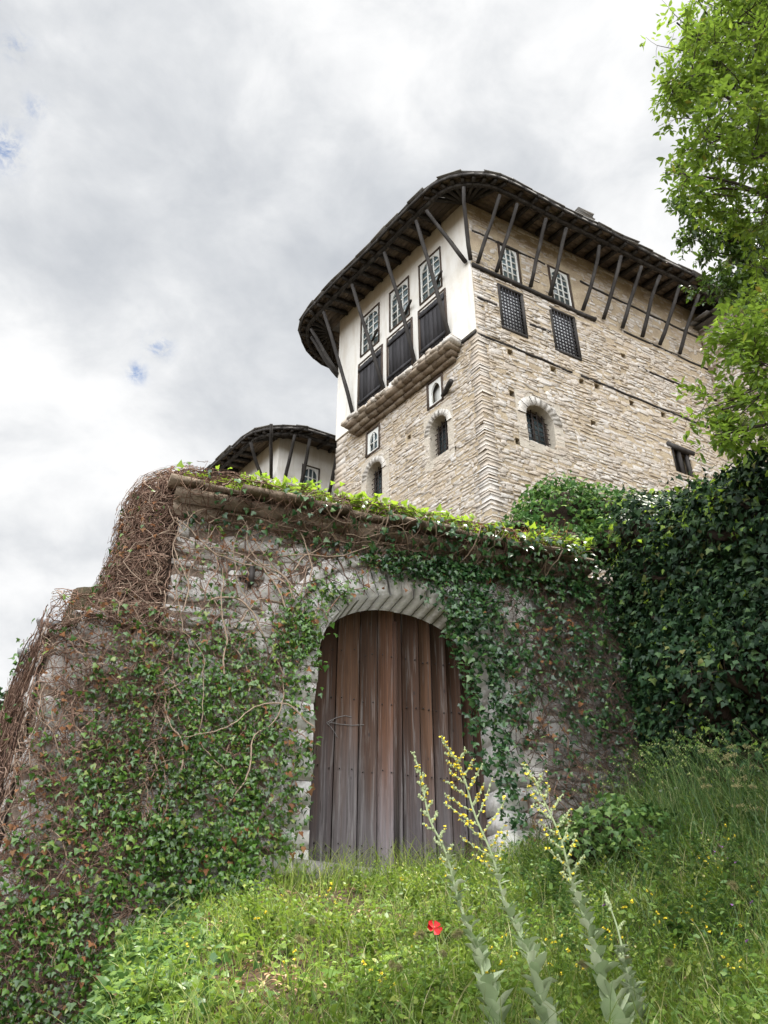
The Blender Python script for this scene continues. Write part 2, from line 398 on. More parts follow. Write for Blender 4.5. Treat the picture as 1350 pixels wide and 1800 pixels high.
M['umbel'] = plain('elder flower umbel', (.42,.46,.22), .9, .3, 40.)
M['grass'] = leaf_mat('meadow grass', [(0, (.070,.120,.016)), (.4, (.120,.190,.024)), (.75, (.19,.255,.036)), (.90, (.29,.30,.08)), (1, (.40,.35,.17))], .4, (.32,.45,.05), rough=.5)
M['grass_arch'] = leaf_mat('arching grass', [(0, (.07,.13,.02)), (.5, (.12,.20,.035)), (.75, (.20,.26,.06)), (1, (.40,.36,.19))], .4, rough=.5)
M['grass_dark'] = leaf_mat('tall grass', [(0, (.030,.074,.016)), (.5, (.062,.125,.027)), (.85, (.14,.21,.055)), (1, (.32,.32,.15))], .35, rough=.45)  # tree shade and pale blade highlights put into the grass colour
M['weed'] = leaf_mat('weed leaves', [(0, (.055,.110,.015)), (.5, (.115,.20,.026)), (.9, (.20,.285,.045)), (1, (.32,.33,.09))], .35, (.30,.45,.05), rough=.5)
M['litter'] = leaf_mat('dry leaf litter', [(0, (.20,.125,.07)), (.5, (.33,.22,.13)), (1, (.42,.30,.19))], .1, rough=.9, spec=.1)
M['mullein'] = leaf_mat('felted mullein leaves', [(0, (.26,.34,.18)), (.5, (.38,.45,.28)), (1, (.52,.57,.40))], .4, rough=.9, spec=.1)
M['mullein_stem'] = plain('felted mullein stem', (.30,.36,.20), .9, .2, 30.)
M['yellow'] = plain('yellow petals', (.78,.62,.05), .7, .12, 40.)
M['bud'] = plain('pale woolly buds', (.36,.42,.22), .9, .3, 60.)
M['red'] = plain('poppy red', (.42,.004,.006), .6, .15, 30.)
M['purple'] = plain('purple petals', (.36,.16,.42), .7, .15, 40.)
M['white_petal'] = plain('white petals', (.72,.72,.68), .8, .1, 40.)
M['straw'] = leaf_mat('straw seed heads', [(0, (.28,.24,.12)), (.5, (.38,.33,.18)), (1, (.24,.27,.10))], .4, rough=.8, spec=.1)
M['rust_plant'] = leaf_mat('reddish dry stonecrop', [(0, (.23,.11,.055)), (.5, (.34,.19,.09)), (1, (.30,.24,.09))], .3, rough=.8, spec=.1)

# ------------------------------------------------------------------ masonry
def masonry(mb, fr, s0, s1, z0, z1, hr, lr, blocked=None, prot=(.01, .045), gap=.012, wav=.02, jit=.12, dens=1.0, depth=-.03, keep=None, vj=.06, rot=.03):
    """rows of separate rough stones proud of a mortar face; blocked(za, zb) gives the s-intervals to leave out"""
    A = []
    z = z0; row = 0
    while z < z1 - .02:
        h = R.uniform(*hr); h = min(h, z1 - z)
        iv = sorted(blocked(z, z+h)) if blocked else []
        free = []; c = s0
        for a, b in iv:
            if a > c: free.append((c, min(a, s1)))
            c = max(c, b)
        if c < s1: free.append((c, s1))
        for a, b in free:
            x = a + (R.uniform(-lr[0], 0) if a == s0 and False else 0)
            while x < b - .02:
                l = R.uniform(*lr)*(.6 + .8*R.random())
                if b - (x+l) < lr[0]*.5: l = b - x
                if R.random() < dens:
                    zc = z+h/2 + wav*math.sin(x*2.3+row*.7) + R.normal(0, h*vj)
                    if keep is None or R.random() < keep(x+l/2, zc): A.append((x+l/2, zc, l/2-gap, h/2*R.uniform(.82-2*vj, 1.02+2*vj)-gap*.6, R.uniform(*prot)))
                x += l
        z += h; row += 1
    if not A: return
    A = np.array(A); N = len(A)
    base = np.array([[-1,-.55],[-.72,-1],[.72,-1],[1,-.55],[1,.55],[.72,1],[-.72,1],[-1,.55]])
    out = base[None] + R.normal(0, jit, (N, 8, 2))
    hw = np.maximum(A[:, 2], .015)[:, None]; hh = np.maximum(A[:, 3], .012)[:, None]
    sx = A[:, 0:1] + out[:, :, 0]*hw; sz = A[:, 1:2] + out[:, :, 1]*hh
    ro = R.normal(0, rot, (N, 1)); ox, oz = sx-A[:, 0:1], sz-A[:, 1:2]; sx = A[:, 0:1]+ox*np.cos(ro)-oz*np.sin(ro); sz = A[:, 1:2]+ox*np.sin(ro)+oz*np.cos(ro)
    mn = np.minimum(hw, hh)
    ix = A[:, 0:1] + (sx-A[:, 0:1])*(1-.16*mn/hw); iz = A[:, 1:2] + (sz-A[:, 1:2])*(1-.16*mn/hh)
    p = A[:, 4:5]; tx = R.normal(0, .12, (N, 1)); tz = R.normal(0, .2, (N, 1))
    dfront = p + (out[:, :, 0]*tx + out[:, :, 1]*tz)*p + R.normal(0, .003, (N, 8))
    P = np.concatenate([fr(sx, np.full_like(sx, depth), sz), fr(sx, dfront*.6, sz), fr(ix, dfront, iz)], 1)
    q = [[k*8+i, k*8+(i+1) % 8, (k+1)*8+(i+1) % 8, (k+1)*8+i] for k in (0, 1) for i in range(8)]
    mb.inst2(P, [q, [[16+i for i in range(8)]]])
def sheet(mb, fr, s0, s1, z0, z1, holes, d=0.0, reveal=.28, step=None):
    """flat face with rectangular openings and their reveals"""
    xs = sorted({s0, s1, *[h[0] for h in holes], *[h[1] for h in holes]}); zs = sorted({z0, z1, *[h[2] for h in holes], *[h[3] for h in holes]})
    xs = [x for x in xs if s0 <= x <= s1]; zs = [x for x in zs if z0 <= x <= z1]
    for i in range(len(xs)-1):
        for j in range(len(zs)-1):
            cx, cz = (xs[i]+xs[i+1])/2, (zs[j]+zs[j+1])/2
            if any(h[0] < cx < h[1] and h[2] < cz < h[3] for h in holes): continue
            mb.add(fr([xs[i], xs[i+1], xs[i+1], xs[i]], [d]*4, [zs[j], zs[j], zs[j+1], zs[j+1]]), [[0,1,2,3]])
    for a, b, c, e in holes:
        r = d-reveal
        for q in ([(a,d,c),(b,d,c),(b,r,c),(a,r,c)], [(a,d,e),(b,d,e),(b,r,e),(a,r,e)], [(a,d,c),(a,r,c),(a,r,e),(a,d,e)], [(b,d,c),(b,r,c),(b,r,e),(b,d,e)]):
            q = np.array(q); mb.add(fr(q[:,0], q[:,1], q[:,2]), [[0,1,2,3]])
def holeblock(holes, pad=.02):
    return lambda za, zb: [(h[0]-pad, h[1]+pad) for h in holes if h[2] < zb-.01 and h[3] > za+.01]
def archblock(holes, arches, pad=.02):
    def f(za, zb):
        iv = [(h[0]-pad, h[1]+pad) for h in holes if h[2] < zb-.01 and h[3] > za+.01]
        for s0, s1, z0, spring, rise, ring in arches:
            z = (za+zb)/2; c = (s0+s1)/2; hw = (s1-s0)/2
            if z < z0 or z > spring+rise+ring: continue
            if zb < spring: iv.append((s0-.01, s1+.01)); continue
            w = (hw+ring)*math.sqrt(max(0, 1-(max(0, z-spring)/(rise+ring))**2)); iv.append((c-w, c+w))
        return iv
    return f
def arch_pts(w, spring, rise, n=12, p=2.0):
    x = -np.cos(np.linspace(0, np.pi, n+1))
    z = np.maximum(1-np.abs(x)**p, 0)**(1/p)
    return x*w, spring + z*rise
def arch_board(mb, fr, s0, s1, z0, z1, a0, a1, zb, spring, rise, d0, d1, n=12, p=2.0):
    """board s0..s1 x z0..z1 with an arched opening a0..a1 from zb up; d1 front, d0 back"""
    c = (a0+a1)/2; ax, az = arch_pts((a1-a0)/2, spring, rise, n, p); ax = ax + c
    def quad(pts):
        q = np.array(pts, float); mb.add(fr(q[:,0], q[:,1], q[:,2]), [[0,1,2,3]])
    for d in (d1, d0):
        quad([(s0,d,z0),(a0,d,z0),(a0,d,spring),(s0,d,spring)]); quad([(a1,d,z0),(s1,d,z0),(s1,d,spring),(a1,d,spring)])
        quad([(s0,d,spring),(a0,d,spring),(a0,d,z1),(s0,d,z1)]); quad([(a1,d,spring),(s1,d,spring),(s1,d,z1),(a1,d,z1)])
        if zb > z0: quad([(a0,d,z0),(a1,d,z0),(a1,d,zb),(a0,d,zb)])
        for i in range(n): quad([(ax[i],d,az[i]),(ax[i+1],d,az[i+1]),(ax[i+1],d,z1),(ax[i],d,z1)])
    for i in range(n): quad([(ax[i],d0,az[i]),(ax[i+1],d0,az[i+1]),(ax[i+1],d1,az[i+1]),(ax[i],d1,az[i])])
    for a in (a0, a1): quad([(a,d0,zb),(a,d1,zb),(a,d1,spring),(a,d0,spring)])
    if zb > z0: quad([(a0,d0,zb),(a1,d0,zb),(a1,d1,zb),(a0,d1,zb)])
    for (p0, p1) in (((s0,z0),(s1,z0)),((s1,z0),(s1,z1)),((s1,z1),(s0,z1)),((s0,z1),(s0,z0))):
        quad([(p0[0],d0,p0[1]),(p1[0],d0,p1[1]),(p1[0],d1,p1[1]),(p0[0],d1,p0[1])])
def arch_ring(mb, fr, c, w_in, w_out, spring, r_in, r_out, d0, d1, n=14, p=2.0, gap=.08, jit=.008):
    """separate wedge stones round an arch"""
    t = np.linspace(0, np.pi, n+1)
    for i in range(n):
        ta = t[i]+gap*(t[1]-t[0])*.5; tb = t[i+1]-gap*(t[1]-t[0])*.5
        pts = []
        for tt in (ta, (ta+tb)/2, tb):
            x = -math.cos(tt); z = max(1-abs(x)**p, 0)**(1/p)
            pts.append((x*w_in, z*r_in, x*w_out, z*r_out))
        j = R.uniform(-jit, jit*2); o = R.uniform(-.02, .02)
        vi = [(c+a, spring+b) for a, b, _, _ in pts]; vo = [(c+a*(1+o), spring+b*(1+o)) for _, _, a, b in pts]
        v = [(s, d, z) for d in (d0, d1+j) for s, z in vi+vo[::-1]]
        v = np.array(v); mb.add(fr(v[:,0], v[:,1], v[:,2]), [[6,7,8,9][:4]])
        base = len(mb.V)-1
        mb.F.pop(); k0 = mb.n-12
        F = [[0,1,4,5],[1,2,3,4],[6,7,10,11],[7,8,9,10],[0,1,7,6],[1,2,8,7],[3,4,10,9],[4,5,11,10],[0,5,11,6],[2,3,9,8]]
        mb.F.append(np.array(F)+k0)

# ------------------------------------------------------------------ lay of the land
GATE = Frame((.255, 10.0), (3.233, 1.183))
G0 = GATE.P
HL = Frame((2.31, 15.0), (-.955, 1.183)); HR = Frame((2.31, 15.0), (2.17, 1.183))
RW0 = np.array([3.86, 11.3]); RW1 = np.array([5.45, 7.6])             # right-hand ivy wall
RW = Frame(RW0, RW1-RW0)
LW0 = np.array([-3.74, 8.54]); LWd = nrm(np.array([-.465, .885]))       # return of the low wall, going back
def ground_z(x, y):
    x = np.asarray(x, float); y = np.asarray(y, float)
    yc = np.clip(y, -6, 11)
    z = -1.6 + .31*yc
    z = z + .95*smoothstep(1.1, 4.2, x)*smoothstep(4.0, 8.5, y)
    z = z - .34*smoothstep(-.9, -2.3, x)*smoothstep(6, 9, y)
    xe = -1.42 - .25*(np.clip(y, 2, 11)-5.3)
    z = z - (1.5 + .4*smoothstep(0, 4, xe-x))*smoothstep(0, .5, xe-x)
    z = z + .22*(fbm(x*1.1+20, y*1.1+5)-.5)*smoothstep(9.8, 8.6, y) + .06*(fbm(x*3, y*3)-.5)
    q = (x-G0[0])*GATE.n[0] + (y-G0[1])*GATE.n[1]
    side = (x-LW0[0])*LWd[1] - (y-LW0[1])*LWd[0]                     # >0: right of the return wall
    rq = (x-RW0[0])*RW.n[0] + (y-RW0[1])*RW.n[1]
    terr = np.minimum(5.0 + .45*np.clip(-q-1, 0, 6), 7.6)
    m = smoothstep(.95, 1.3, -q)*smoothstep(.35, .75, side)
    z = z*(1-m) + terr*m
    m2 = smoothstep(.3, .7, -rq)*smoothstep(-1, 2, x)
    z2 = np.where(q < -.6, np.maximum(terr, 5.0), 4.8)
    return z*(1-m2) + z2*m2
def make_ground():
    far = [-900, -400, -150, -60, -30, -18, -12]
    xs = np.array(far + list(np.arange(-8, 9, .11)) + [11, 14, 20, 35, 70, 160, 400, 900])
    ys = np.array([-900, -400, -150, -60, -30, -15] + list(np.arange(-4, 3, .5)) + list(np.arange(3, 15, .11)) + [16, 18, 22, 30, 50, 90, 200, 500, 900])
    X, Y = np.meshgrid(xs, ys); Z = ground_z(X, Y)
    nx = len(xs); mb = MB()
    idx = np.arange(X.size).reshape(X.shape)
    F = np.stack([idx[:-1,:-1], idx[:-1,1:], idx[1:,1:], idx[1:,:-1]], -1).reshape(-1, 4)
    mb.add(np.stack([X, Y, Z], -1).reshape(-1, 3), F)
    o = mb.build('ground', M['earth'], smooth=True); o['kind'] = 'structure'
make_ground()

# ------------------------------------------------------------------ house pieces
def white_window(root, fr, s0, s1, z0, z1, rows=5, cols=3, d=0.0):
    w = MB(); b = .04
    fbox(w, fr, s0-b, s0, d-.05, d+.035, z0-b, z1+b); fbox(w, fr, s1, s1+b, d-.05, d+.035, z0-b, z1+b)
    fbox(w, fr, s0, s1, d-.05, d+.033, z1, z1+b); fbox(w, fr, s0, s1, d-.05, d+.033, z0-b, z0)
    win = w.build('window', M['frame_wood'], root)
    sb = MB(); m = .055; r = (s1-s0)/2-m
    arch_board(sb, fr, s0, s1, z0, z1, s0+m, s1-m, z0+m, z1-m-r*1.05, r*1.05, d-.04, d-.005)
    for i in range(1, cols):
        x = s0+m+(s1-s0-2*m)*i/cols
        fx = abs(2*i/cols-1); zt = z1-m-r*1.05 + r*1.05*math.sqrt(1-fx*fx)
        fbox(sb, fr, x-.022, x+.022, d-.036, d-.009, z0+m, zt)
    for j in range(1, rows):
        z = z0+m+(z1-z0-2*m)*j/rows
        fbox(sb, fr, s0+m, s1-m, d-.033, d-.012, z-.021, z+.021)
    sb.build('sash', M['white_wood'], win)
    p = MB(); fbox(p, fr, s0+.01, s1-.01, d-.055, d-.045, z0+.01, z1-.01); p.build('pane', M['pane'], win)
def shutter(root, fr, s0, s1, z0, z1):
    b = MB(); n = 6; xs = np.linspace(s0, s1, n+1)
    for i in range(n): fbox(b, fr, xs[i]+.006, xs[i+1]-.006, -.04, .004+R.uniform(0, .010), z0+R.uniform(-.02, .02), z1+R.uniform(-.02, .02), .004)
    o = b.build('shutter', M['shutter'], root)
    for z in (z0+.17, z1-.2):
        c = MB(); fbox(c, fr, s0-.02, s1+.02, .016, .045, z-.05, z+.055, .005); c.build('batten', M['shutter'], o)
    f = MB()
    fbox(f, fr, s0-.07, s0-.003, -.02, .03, z0-.05, z1+.06); fbox(f, fr, s1+.003, s1+.07, -.02, .03, z0-.05, z1+.06); fbox(f, fr, s0-.07, s1+.07, -.02, .028, z1+.06, z1+.10)
    f.build('shutter_frame', M['frame_wood'], o)
def lattice_window(root, fr, s0, s1, z0, z1):
    w = MB(); b = .07
    fbox(w, fr, s0-b, s0, -.06, .03, z0, z1); fbox(w, fr, s1, s1+b, -.06, .03, z0, z1); fbox(w, fr, s0-b, s1+b, -.06, .032, z0-b, z0)
    fbox(w, fr, s0-b, s1+b, -.06, .032, z1, z1+b)
    win = w.build('window', M['brace'], root)
    l = MB()
    for x in np.linspace(s0, s1, 8)[1:-1]: fbox(l, fr, x-.012, x+.012, -.02, .008, z0, z1)
    for z in np.linspace(z0, z1, 13)[1:-1]: fbox(l, fr, s0, s1, -.026, .002, z-.011, z+.011)
    # turned beads at the crossings
    for x in np.linspace(s0, s1, 8)[1:-1]:
        for z in np.linspace(z0, z1, 13)[1:-1]:
            v = np.array([(x+dx, .02 if (dx == 0 and dz == 0) else .009, z+dz) for dx, dz in ((0,0),(-.024,0),(0,-.024),(.024,0),(0,.024))])
            l.add(fr(v[:,0], v[:,1], v[:,2]), [[0,1,2],[0,2,3],[0,3,4],[0,4,1]])
    l.build('lattice', M['shutter'], win)
    p = MB(); fbox(p, fr, s0, s1, -.12, -.08, z0, z1); p.build('pane', M['pane_lattice'], win)
M['pane_lattice'] = plain('pale curtain behind lattice', (.74,.76,.78), .7, .3, 3.)
def arch_window(root, fr, s0, s1, z0, spring, rise, ring=.22, wall_hole=None):
    """deep arched opening: plastered surround with arch ring, wooden frame, grille, pane"""
    h = wall_hole; c = (s0+s1)/2
    sb = MB(); arch_board(sb, fr, h[0], h[1], h[2], h[3], s0, s1, z0, spring, rise, -.34, .012)
    win = sb.build('window', M['house_mortar_pale'], root)
    rg = MB(); arch_ring(rg, fr, c, (s1-s0)/2+.01, (s1-s0)/2+ring, spring, rise+.01, rise+ring, -.05, .035, 11)
    rg.build('arch_stones', M['quoin'], win)
    f = MB(); b = .055
    arch_board(f, fr, s0-.02, s1+.02, z0-.02, spring+rise+.02, s0+b, s1-b, z0+b, spring, rise-b, -.30, -.25)
    fbox(f, fr, c-.03, c+.03, -.295, -.255, z0+b, spring+rise-b)
    f.build('window_frame', M['frame_wood'], win)
    g = MB()
    for x in np.linspace(s0, s1, 6)[1:-1]:
        zt = spring + rise*math.sqrt(max(0, 1-((x-c)/((s1-s0)/2))**2))
        fbox(g, fr, x-.01, x+.01, -.20, -.18, z0, zt)
    for z in np.linspace(z0, spring+rise, 9)[1:-1]:
        hw = (s1-s0)/2 if z <= spring else (s1-s0)/2*math.sqrt(max(0, 1-((z-spring)/rise)**2))
        fbox(g, fr, c-hw, c+hw, -.197, -.183, z-.009, z+.009)
    g.build('grille', M['iron'], win)
    p = MB(); fbox(p, fr, s0-.03, s1+.03, -.33, -.31, z0-.03, spring+rise+.03); p.build('pane', M['pane'], win)
M['house_mortar_pale'] = mortar_mat('window surround plaster', (.45,.40,.33), (.55,.50,.42), (.50,.43,.34))
def brace(root, a, b, r=.057):
    a, b = np.array(a), np.array(b); K = 6; t = np.linspace(0, 1, K)[:, None]
    P = a*(1-t)+b*t; bend = R.normal(0, .025, 3); P = P + np.sin(t*np.pi)*bend + R.normal(0, .006, (K, 3))
    mb = MB(); tubes(mb, P[None], np.linspace(r*1.05, r*.92, K)[None]*(1+R.normal(0, .04, (1, K))), 6, True)
    mb.build('brace', M['brace'], root)
def log(root, fr, s, z, L=.45, r=.055, name='beam_end', slant=0.0):
    mb = MB(); t = np.linspace(-.15, L, 5)
    P = fr(np.full(5, s)+t*(slant+R.uniform(-.1, .1)), .03+t*(1-abs(slant)*.75), np.full(5, z)+t*R.uniform(-.12, .05)); tubes(mb, P[None], np.full((1, 5), r)*(1+R.normal(0, .08, (1, 5))), 7, True)
    mb.build(name, M['brace'], root)
def roof(root, corners, z_wall, z_eave, o, r, skip_edges=(), peak=2.4, rafter=.46):
    """corners counter-clockwise or clockwise in plan; overhanging slate roof with rounded corners on radiating rafters"""
    n = len(corners); c = [np.array(x, float) for x in corners]; cen = sum(c)/n
    IN = []; OUT = []
    for i in range(n):
        a, b, e = c[i-1], c[i], c[(i+1) % n]
        def normal(p, q):
            t = nrm(q-p); m = np.array([t[1], -t[0]])
            return m if m.dot((p+q)/2-cen) > 0 else -m
        n1, n2 = normal(a, b), normal(b, e)
        k = np.linalg.solve(np.array([n1, n2]), np.array([n1.dot(b)-r, n2.dot(b)-r]))
        a1 = math.atan2(n1[1], n1[0]); a2 = math.atan2(n2[1], n2[0]); da = (a2-a1+math.pi) % (2*math.pi)-math.pi
        for t in np.linspace(0, 1, 9):
            ang = a1+da*t; IN.append(b*1.0); OUT.append(k+(o+r)*np.array([math.cos(ang), math.sin(ang)]))
        t2 = nrm(e-b); L = np.linalg.norm(e-b); m = max(2, int(round((L-2*r)/rafter)))
        for j in range(1, m):
            s = r+(L-2*r)*j/m; p = b+t2*s; IN.append(p); OUT.append(p+n2*o)
    IN = np.array(IN); OUT = np.array(OUT); K = len(IN)
    wob = .05*np.sin(np.arange(K)*.9)+R.normal(0, .015, K); wob[:] = wob*.6
    ze = z_eave + wob
    # soffit boards running round, slightly lapped
    sf = MB(); nb = 7
    for q in range(nb):
        t0, t1 = q/nb+.012, (q+1)/nb+.01
        for i in range(K):
            j = (i+1) % K
            g0 = R.uniform(0, .006)
            pts = []
            for (m_, t_, dz) in ((i,t0,0),(j,t0,0),(j,t1,.02),(i,t1,.02)):
                p = IN[m_]*(1-t_)+OUT[m_]*t_; zz = z_wall*(1-t_)+ze[m_]*t_
                pts.append((p[0], p[1], zz+.09+dz-(0 if q % 2 else .012)+g0))
            up = [(x, y, z+.02) for x, y, z in pts]
            sf.add(pts+up, BOXF)
    sf.build('soffit', M['soffit'], root)
    rf = MB()
    for i in range(K):
        a = np.array([*IN[i], z_wall]); b = np.array([*OUT[i], ze[i]])
        if np.linalg.norm(b-a) < .2: continue
        a = a + nrm(b-a)*.1; bb = b - nrm(b-a)*R.uniform(.02, .1)
        bar(rf, a+[0, 0, .03], bb+[0, 0, .03], .085, .11)
    rafters = rf.build('rafters', M['brace'], root)
    pl = MB()      # plate that the braces carry, under the rafters
    P1 = IN*.22+OUT*.78; zp = (z_wall*.22+ze*.78)-.075
    for i in range(K):
        j = (i+1) % K; bar(pl, (*P1[i], zp[i]), (*P1[j], zp[j]), .1, .1)
    pl.build('eave_beam', M['brace'], root)
    fa = MB()
    for i in range(K):
        j = (i+1) % K; bar(fa, (*OUT[i], ze[i]+.10), (*OUT[j], ze[j]+.11), .05, .09)
    fa.build('eave_board', M['brace'], root)
    # slates: lapped slabs round the edge, then the slope
    sl = MB()
    seg = np.linalg.norm(np.roll(OUT, -1, 0)-OUT, axis=1); tot = seg.sum(); cum = np.concatenate([[0], np.cumsum(seg)])
    def at(arr, d):
        d = d % tot; i = np.searchsorted(cum, d, side='right')-1; i = min(i, K-1); f = (d-cum[i])/max(seg[i], 1e-6); j = (i+1) % K
        return arr[i]*(1-f)+arr[j]*f
    apex = np.array([*cen, z_eave+peak])
    rows = 9
    for row in range(rows):
        back = row*.42 - .0; d = R.uniform(0, .2)
        while d < tot:
            w = R.uniform(.40, .75); p0 = np.array([*at(OUT, d), at(ze, d)]); p1 = np.array([*at(OUT, d+w), at(ze, d+w)])
            def along(p, s):
                v = apex-p; L = np.linalg.norm(v[:2]); u = v/L; return p+u*s
            out = R.uniform(.03, .10) if row == 0 else R.uniform(-.05, .05)
            lift = .19+.02+row*.022+R.uniform(0, .022)
            th = R.uniform(.026, .042)
            q = []
            for p, s in ((p0, back-out), (p1, back-out+R.normal(0, .03)), (p1, back+.75), (p0, back+.75)):
                x = along(p, s); q.append((x[0], x[1], x[2]+lift+(0.0 if s < back+.3 else .0)))
            v = [(x, y, z+R.normal(0, .006)) for x, y, z in q] + [(x, y, z+th) for x, y, z in q]
            sl.add(v, BOXF)
            if row == 0:   # a second, thinner slab under the first
                v = [(x, y, z-.045+R.normal(0, .008)) for x, y, z in q] + [(x, y, z-.008) for x, y, z in q]
                c2 = np.array(v); c2[:, :2] = c2[:, :2]*.988+np.array(cen)*.012; sl.add(c2, BOXF)
            d += w*R.uniform(.93, .99)
    N0 = len(OUT); top = np.array([[*(o_*.6+cen*.4), z_eave+.1+peak*.4] for o_ in OUT])
    for i in range(K):
        j = (i+1) % K
        sl.add([(*OUT[i]*.97+cen*.03, ze[i]+.24), (*OUT[j]*.97+cen*.03, ze[j]+.24), apex], [[0,1,2]])
    ro = sl.build('roof', M['slate'], root)
    return ro

# ------------------------------------------------------------------ tower house
def build_house():
    C = HL.P; LL, LR = 5.85, 8.75
    root = thing('tower_house', 'tall stone tower house with white plastered upper storey under wide braced slate eaves', 'house', (C[0], C[1], 6.5))
    Lp = C+HL.t*LL; Bp = Lp+HR.t*13; Rp = C+HR.t*13.0
    Wd = -HL.t                                                     # the wing runs back towards the viewer
    I = C+HR.t*LR
    # --- left facade: stone below, plaster above
    aw = [(1.0, 2.06, 11.6, 13.3), (3.46, 4.66, 11.6, 13.3)]
    lh = [(1.33, 1.83, 13.5, 14.28), (3.88, 4.40, 13.46, 14.22)]
    pk = [(2.58, 2.72, 13.0, 13.14), (.95, 1.12, 11.68, 11.82), (4.95, 5.08, 12.1, 12.28)]
    mb = MB(); sheet(mb, HL, 0, LL, 5.0, 14.85, aw+lh+pk)
    hr = [(.80, 1.63, 15.30, 16.95), (2.53, 3.42, 15.30, 16.95)]
    rw = [(.95, 1.70, 17.3, 18.75), (2.70, 3.52, 17.3, 18.75)]
    ra = [(.98, 2.38, 11.6, 13.35)]; sm = [(6.2, 6.9, 12.65, 13.45)]
    rp = [(x-.09, x+.09, z-.1, z+.09) for x, z in ((1.0,14.55),(2.36,14.55),(5.09,16.25),(3.3,14.55),(5.04,14.5),(3.83,14.6),(.92,13.16),(.95,11.72),(3.47,13.21),(7.97,16.2),(7.3,14.55),(6.2,14.55))]
    sheet(mb, HR, 0, LR+.5, 5.0, 19.8, hr+rw+ra+sm+rp)
    # plain far sides of the block
    for a, b in ((Lp, Bp),):
        mb.add([(*a, 5), (*b, 5), (*b, 19.8), (*a, 19.8)], [[0,1,2,3]])
    wall = mb.build('wall', M['house_mortar'], root)
    for fr, hs in ((HL, pk), (HR, rp)):
        for h in hs: dk = MB(); fbox(dk, fr, h[0]-.02, h[1]+.02, -.30, -.27, h[2]-.02, h[3]+.02); dk.build('putlog_hole', M['dark'], wall)
    # --- stones
    st = MB()
    hb = archblock(lh+pk, [(1.20, 1.86, 11.85, 12.68, .36, .17), (3.74, 4.42, 11.85, 12.68, .37, .17)])
    masonry(st, HL, .30, LL-.02, 8.3, 14.82, (.055, .12), (.10, .30), hb, (.002, .020), .009, .025, .24, .95, vj=.10, rot=.05)
    hb = archblock(hr+rw+sm+rp, [(1.26, 2.10, 11.86, 12.66, .40, .25)])
    masonry(st, HR, .30, LR, 8.3, 14.70, (.065, .135), (.11, .36), hb, (.003, .026), .009, .03, .24, .96, vj=.11, rot=.05, keep=lambda s, z: .98 if fbm(s*.7+11, z*.8+3) > .36 else .7)
    masonry(st, HR, .30, LR, 14.78, 17.15, (.06, .13), (.10, .34), hb, (.004, .032), .007, .025, .22, .93, vj=.1, rot=.05, keep=lambda s, z: .97 if fbm(s*.8, z*1.1) > .40 else .6)
    masonry(st, HR, .02, LR, 17.25, 19.75, (.075, .15), (.13, .38), hb, (.000, .022), .014, .02, .18, .72, keep=lambda s, z: .9 if fbm(s*.9+4, z*1.1) > .5 else .4)
    st.build('stonework', M['house_stone'], wall)
    qn = MB(); z = 8.3; k = 0
    while z < 17.2:
        h = R.uniform(.06, .15); a, b = (R.uniform(.26, .46), R.uniform(.22, .32)) if k % 2 else (R.uniform(.22, .32), R.uniform(.26, .50))
        e = R.uniform(.004, .018); z1 = z+h-.014
        def ring(zz, ee):
            p = [(*(HL(a, ee, zz)[:2]), zz), (*(C+HL.n*ee+HR.n*ee*.9+R.normal(0, .012, 2)), zz), (*(HR(b, ee, zz)[:2]), zz), (*(HR(b, -.03, zz)[:2]), zz), (*(HL(a, -.03, zz)[:2]), zz)]
            return [(x, y, w+R.normal(0, .006)) for x, y, w in p]
        if z1 < 14.85:
            qn.add(ring(z, e)+ring(z1, e), [[0,1,6,5],[1,2,7,6],[2,3,8,7],[4,0,5,9]]); qn.F.append(np.array([[0,1,2,3,4],[9,8,7,6,5]])+qn.n-10)
        else:
            fbox(qn, HR, .012, b, -.02, e*.7, z, z1, .008)
        z += h; k += 1
    qn.build('quoin_stones', M['house_stone'], wall); qn = MB()
    z = 8.3
    while z < 14.8:
        h = R.uniform(.14, .24); l = R.uniform(.25, .5); fbox(qn, HL, LL-l, LL+.03, -.25, R.uniform(.02, .045), z, z+h-.02, .01); z += h
    qn.build('quoin_stones', M['house_stone'], wall)
    # --- plaster storey
    W3 = [(1.10, 1.96, 17.32, 18.85), (2.47, 3.30, 17.32, 18.85), (3.86, 4.70, 17.34, 18.88)]
    S3 = [(1.02, 2.02, 15.34, 17.02), (2.40, 3.40, 15.38, 17.02), (3.73, 4.76, 15.34, 16.98)]
    pl = MB(); sheet(pl, HL, .0, LL+.05, 14.86, 19.85, W3+[(s[0], s[1], s[2], s[3]) for s in S3], .05, .2)
    # returns at both ends
    pl.add(HL([0,0,0,0], [.05,-.0,-.0,.05], [14.86,14.86,19.85,19.85]), [[0,1,2,3]])
    pl.add(HL([0,LL+.05,LL+.05,0], [.05,.05,-.05,-.05], [14.86]*4), [[0,1,2,3]])
    q = Lp-HL.n*0; e0 = HL(LL+.05, .05, 14.86); e1 = np.array([*(Bp+HL.t*.05), 14.86])
    pl.add([e0, e1, (*e1[:2], 19.85), (*e0[:2], 19.85)], [[0,1,2,3]])
    pl.build('plaster_wall', M['plaster'], root)
    for s0, s1, z0, z1 in W3: white_window(root, HL, s0, s1, z0, z1, 5, 3, .05)
    for s0, s1, z0, z1 in S3: shutter(root, Frame(HL.P+HL.n*.05, HL.t), s0, s1, z0, z1)
    for s0, s1, z0, z1 in rw: white_window(root, HR, s0+.08, s1-.08, z0+.06, z1-.06, 5, 3, -.02)
    for s0, s1, z0, z1 in hr: lattice_window(root, HR, s0+.07, s1-.07, z0+.08, z1-.08)
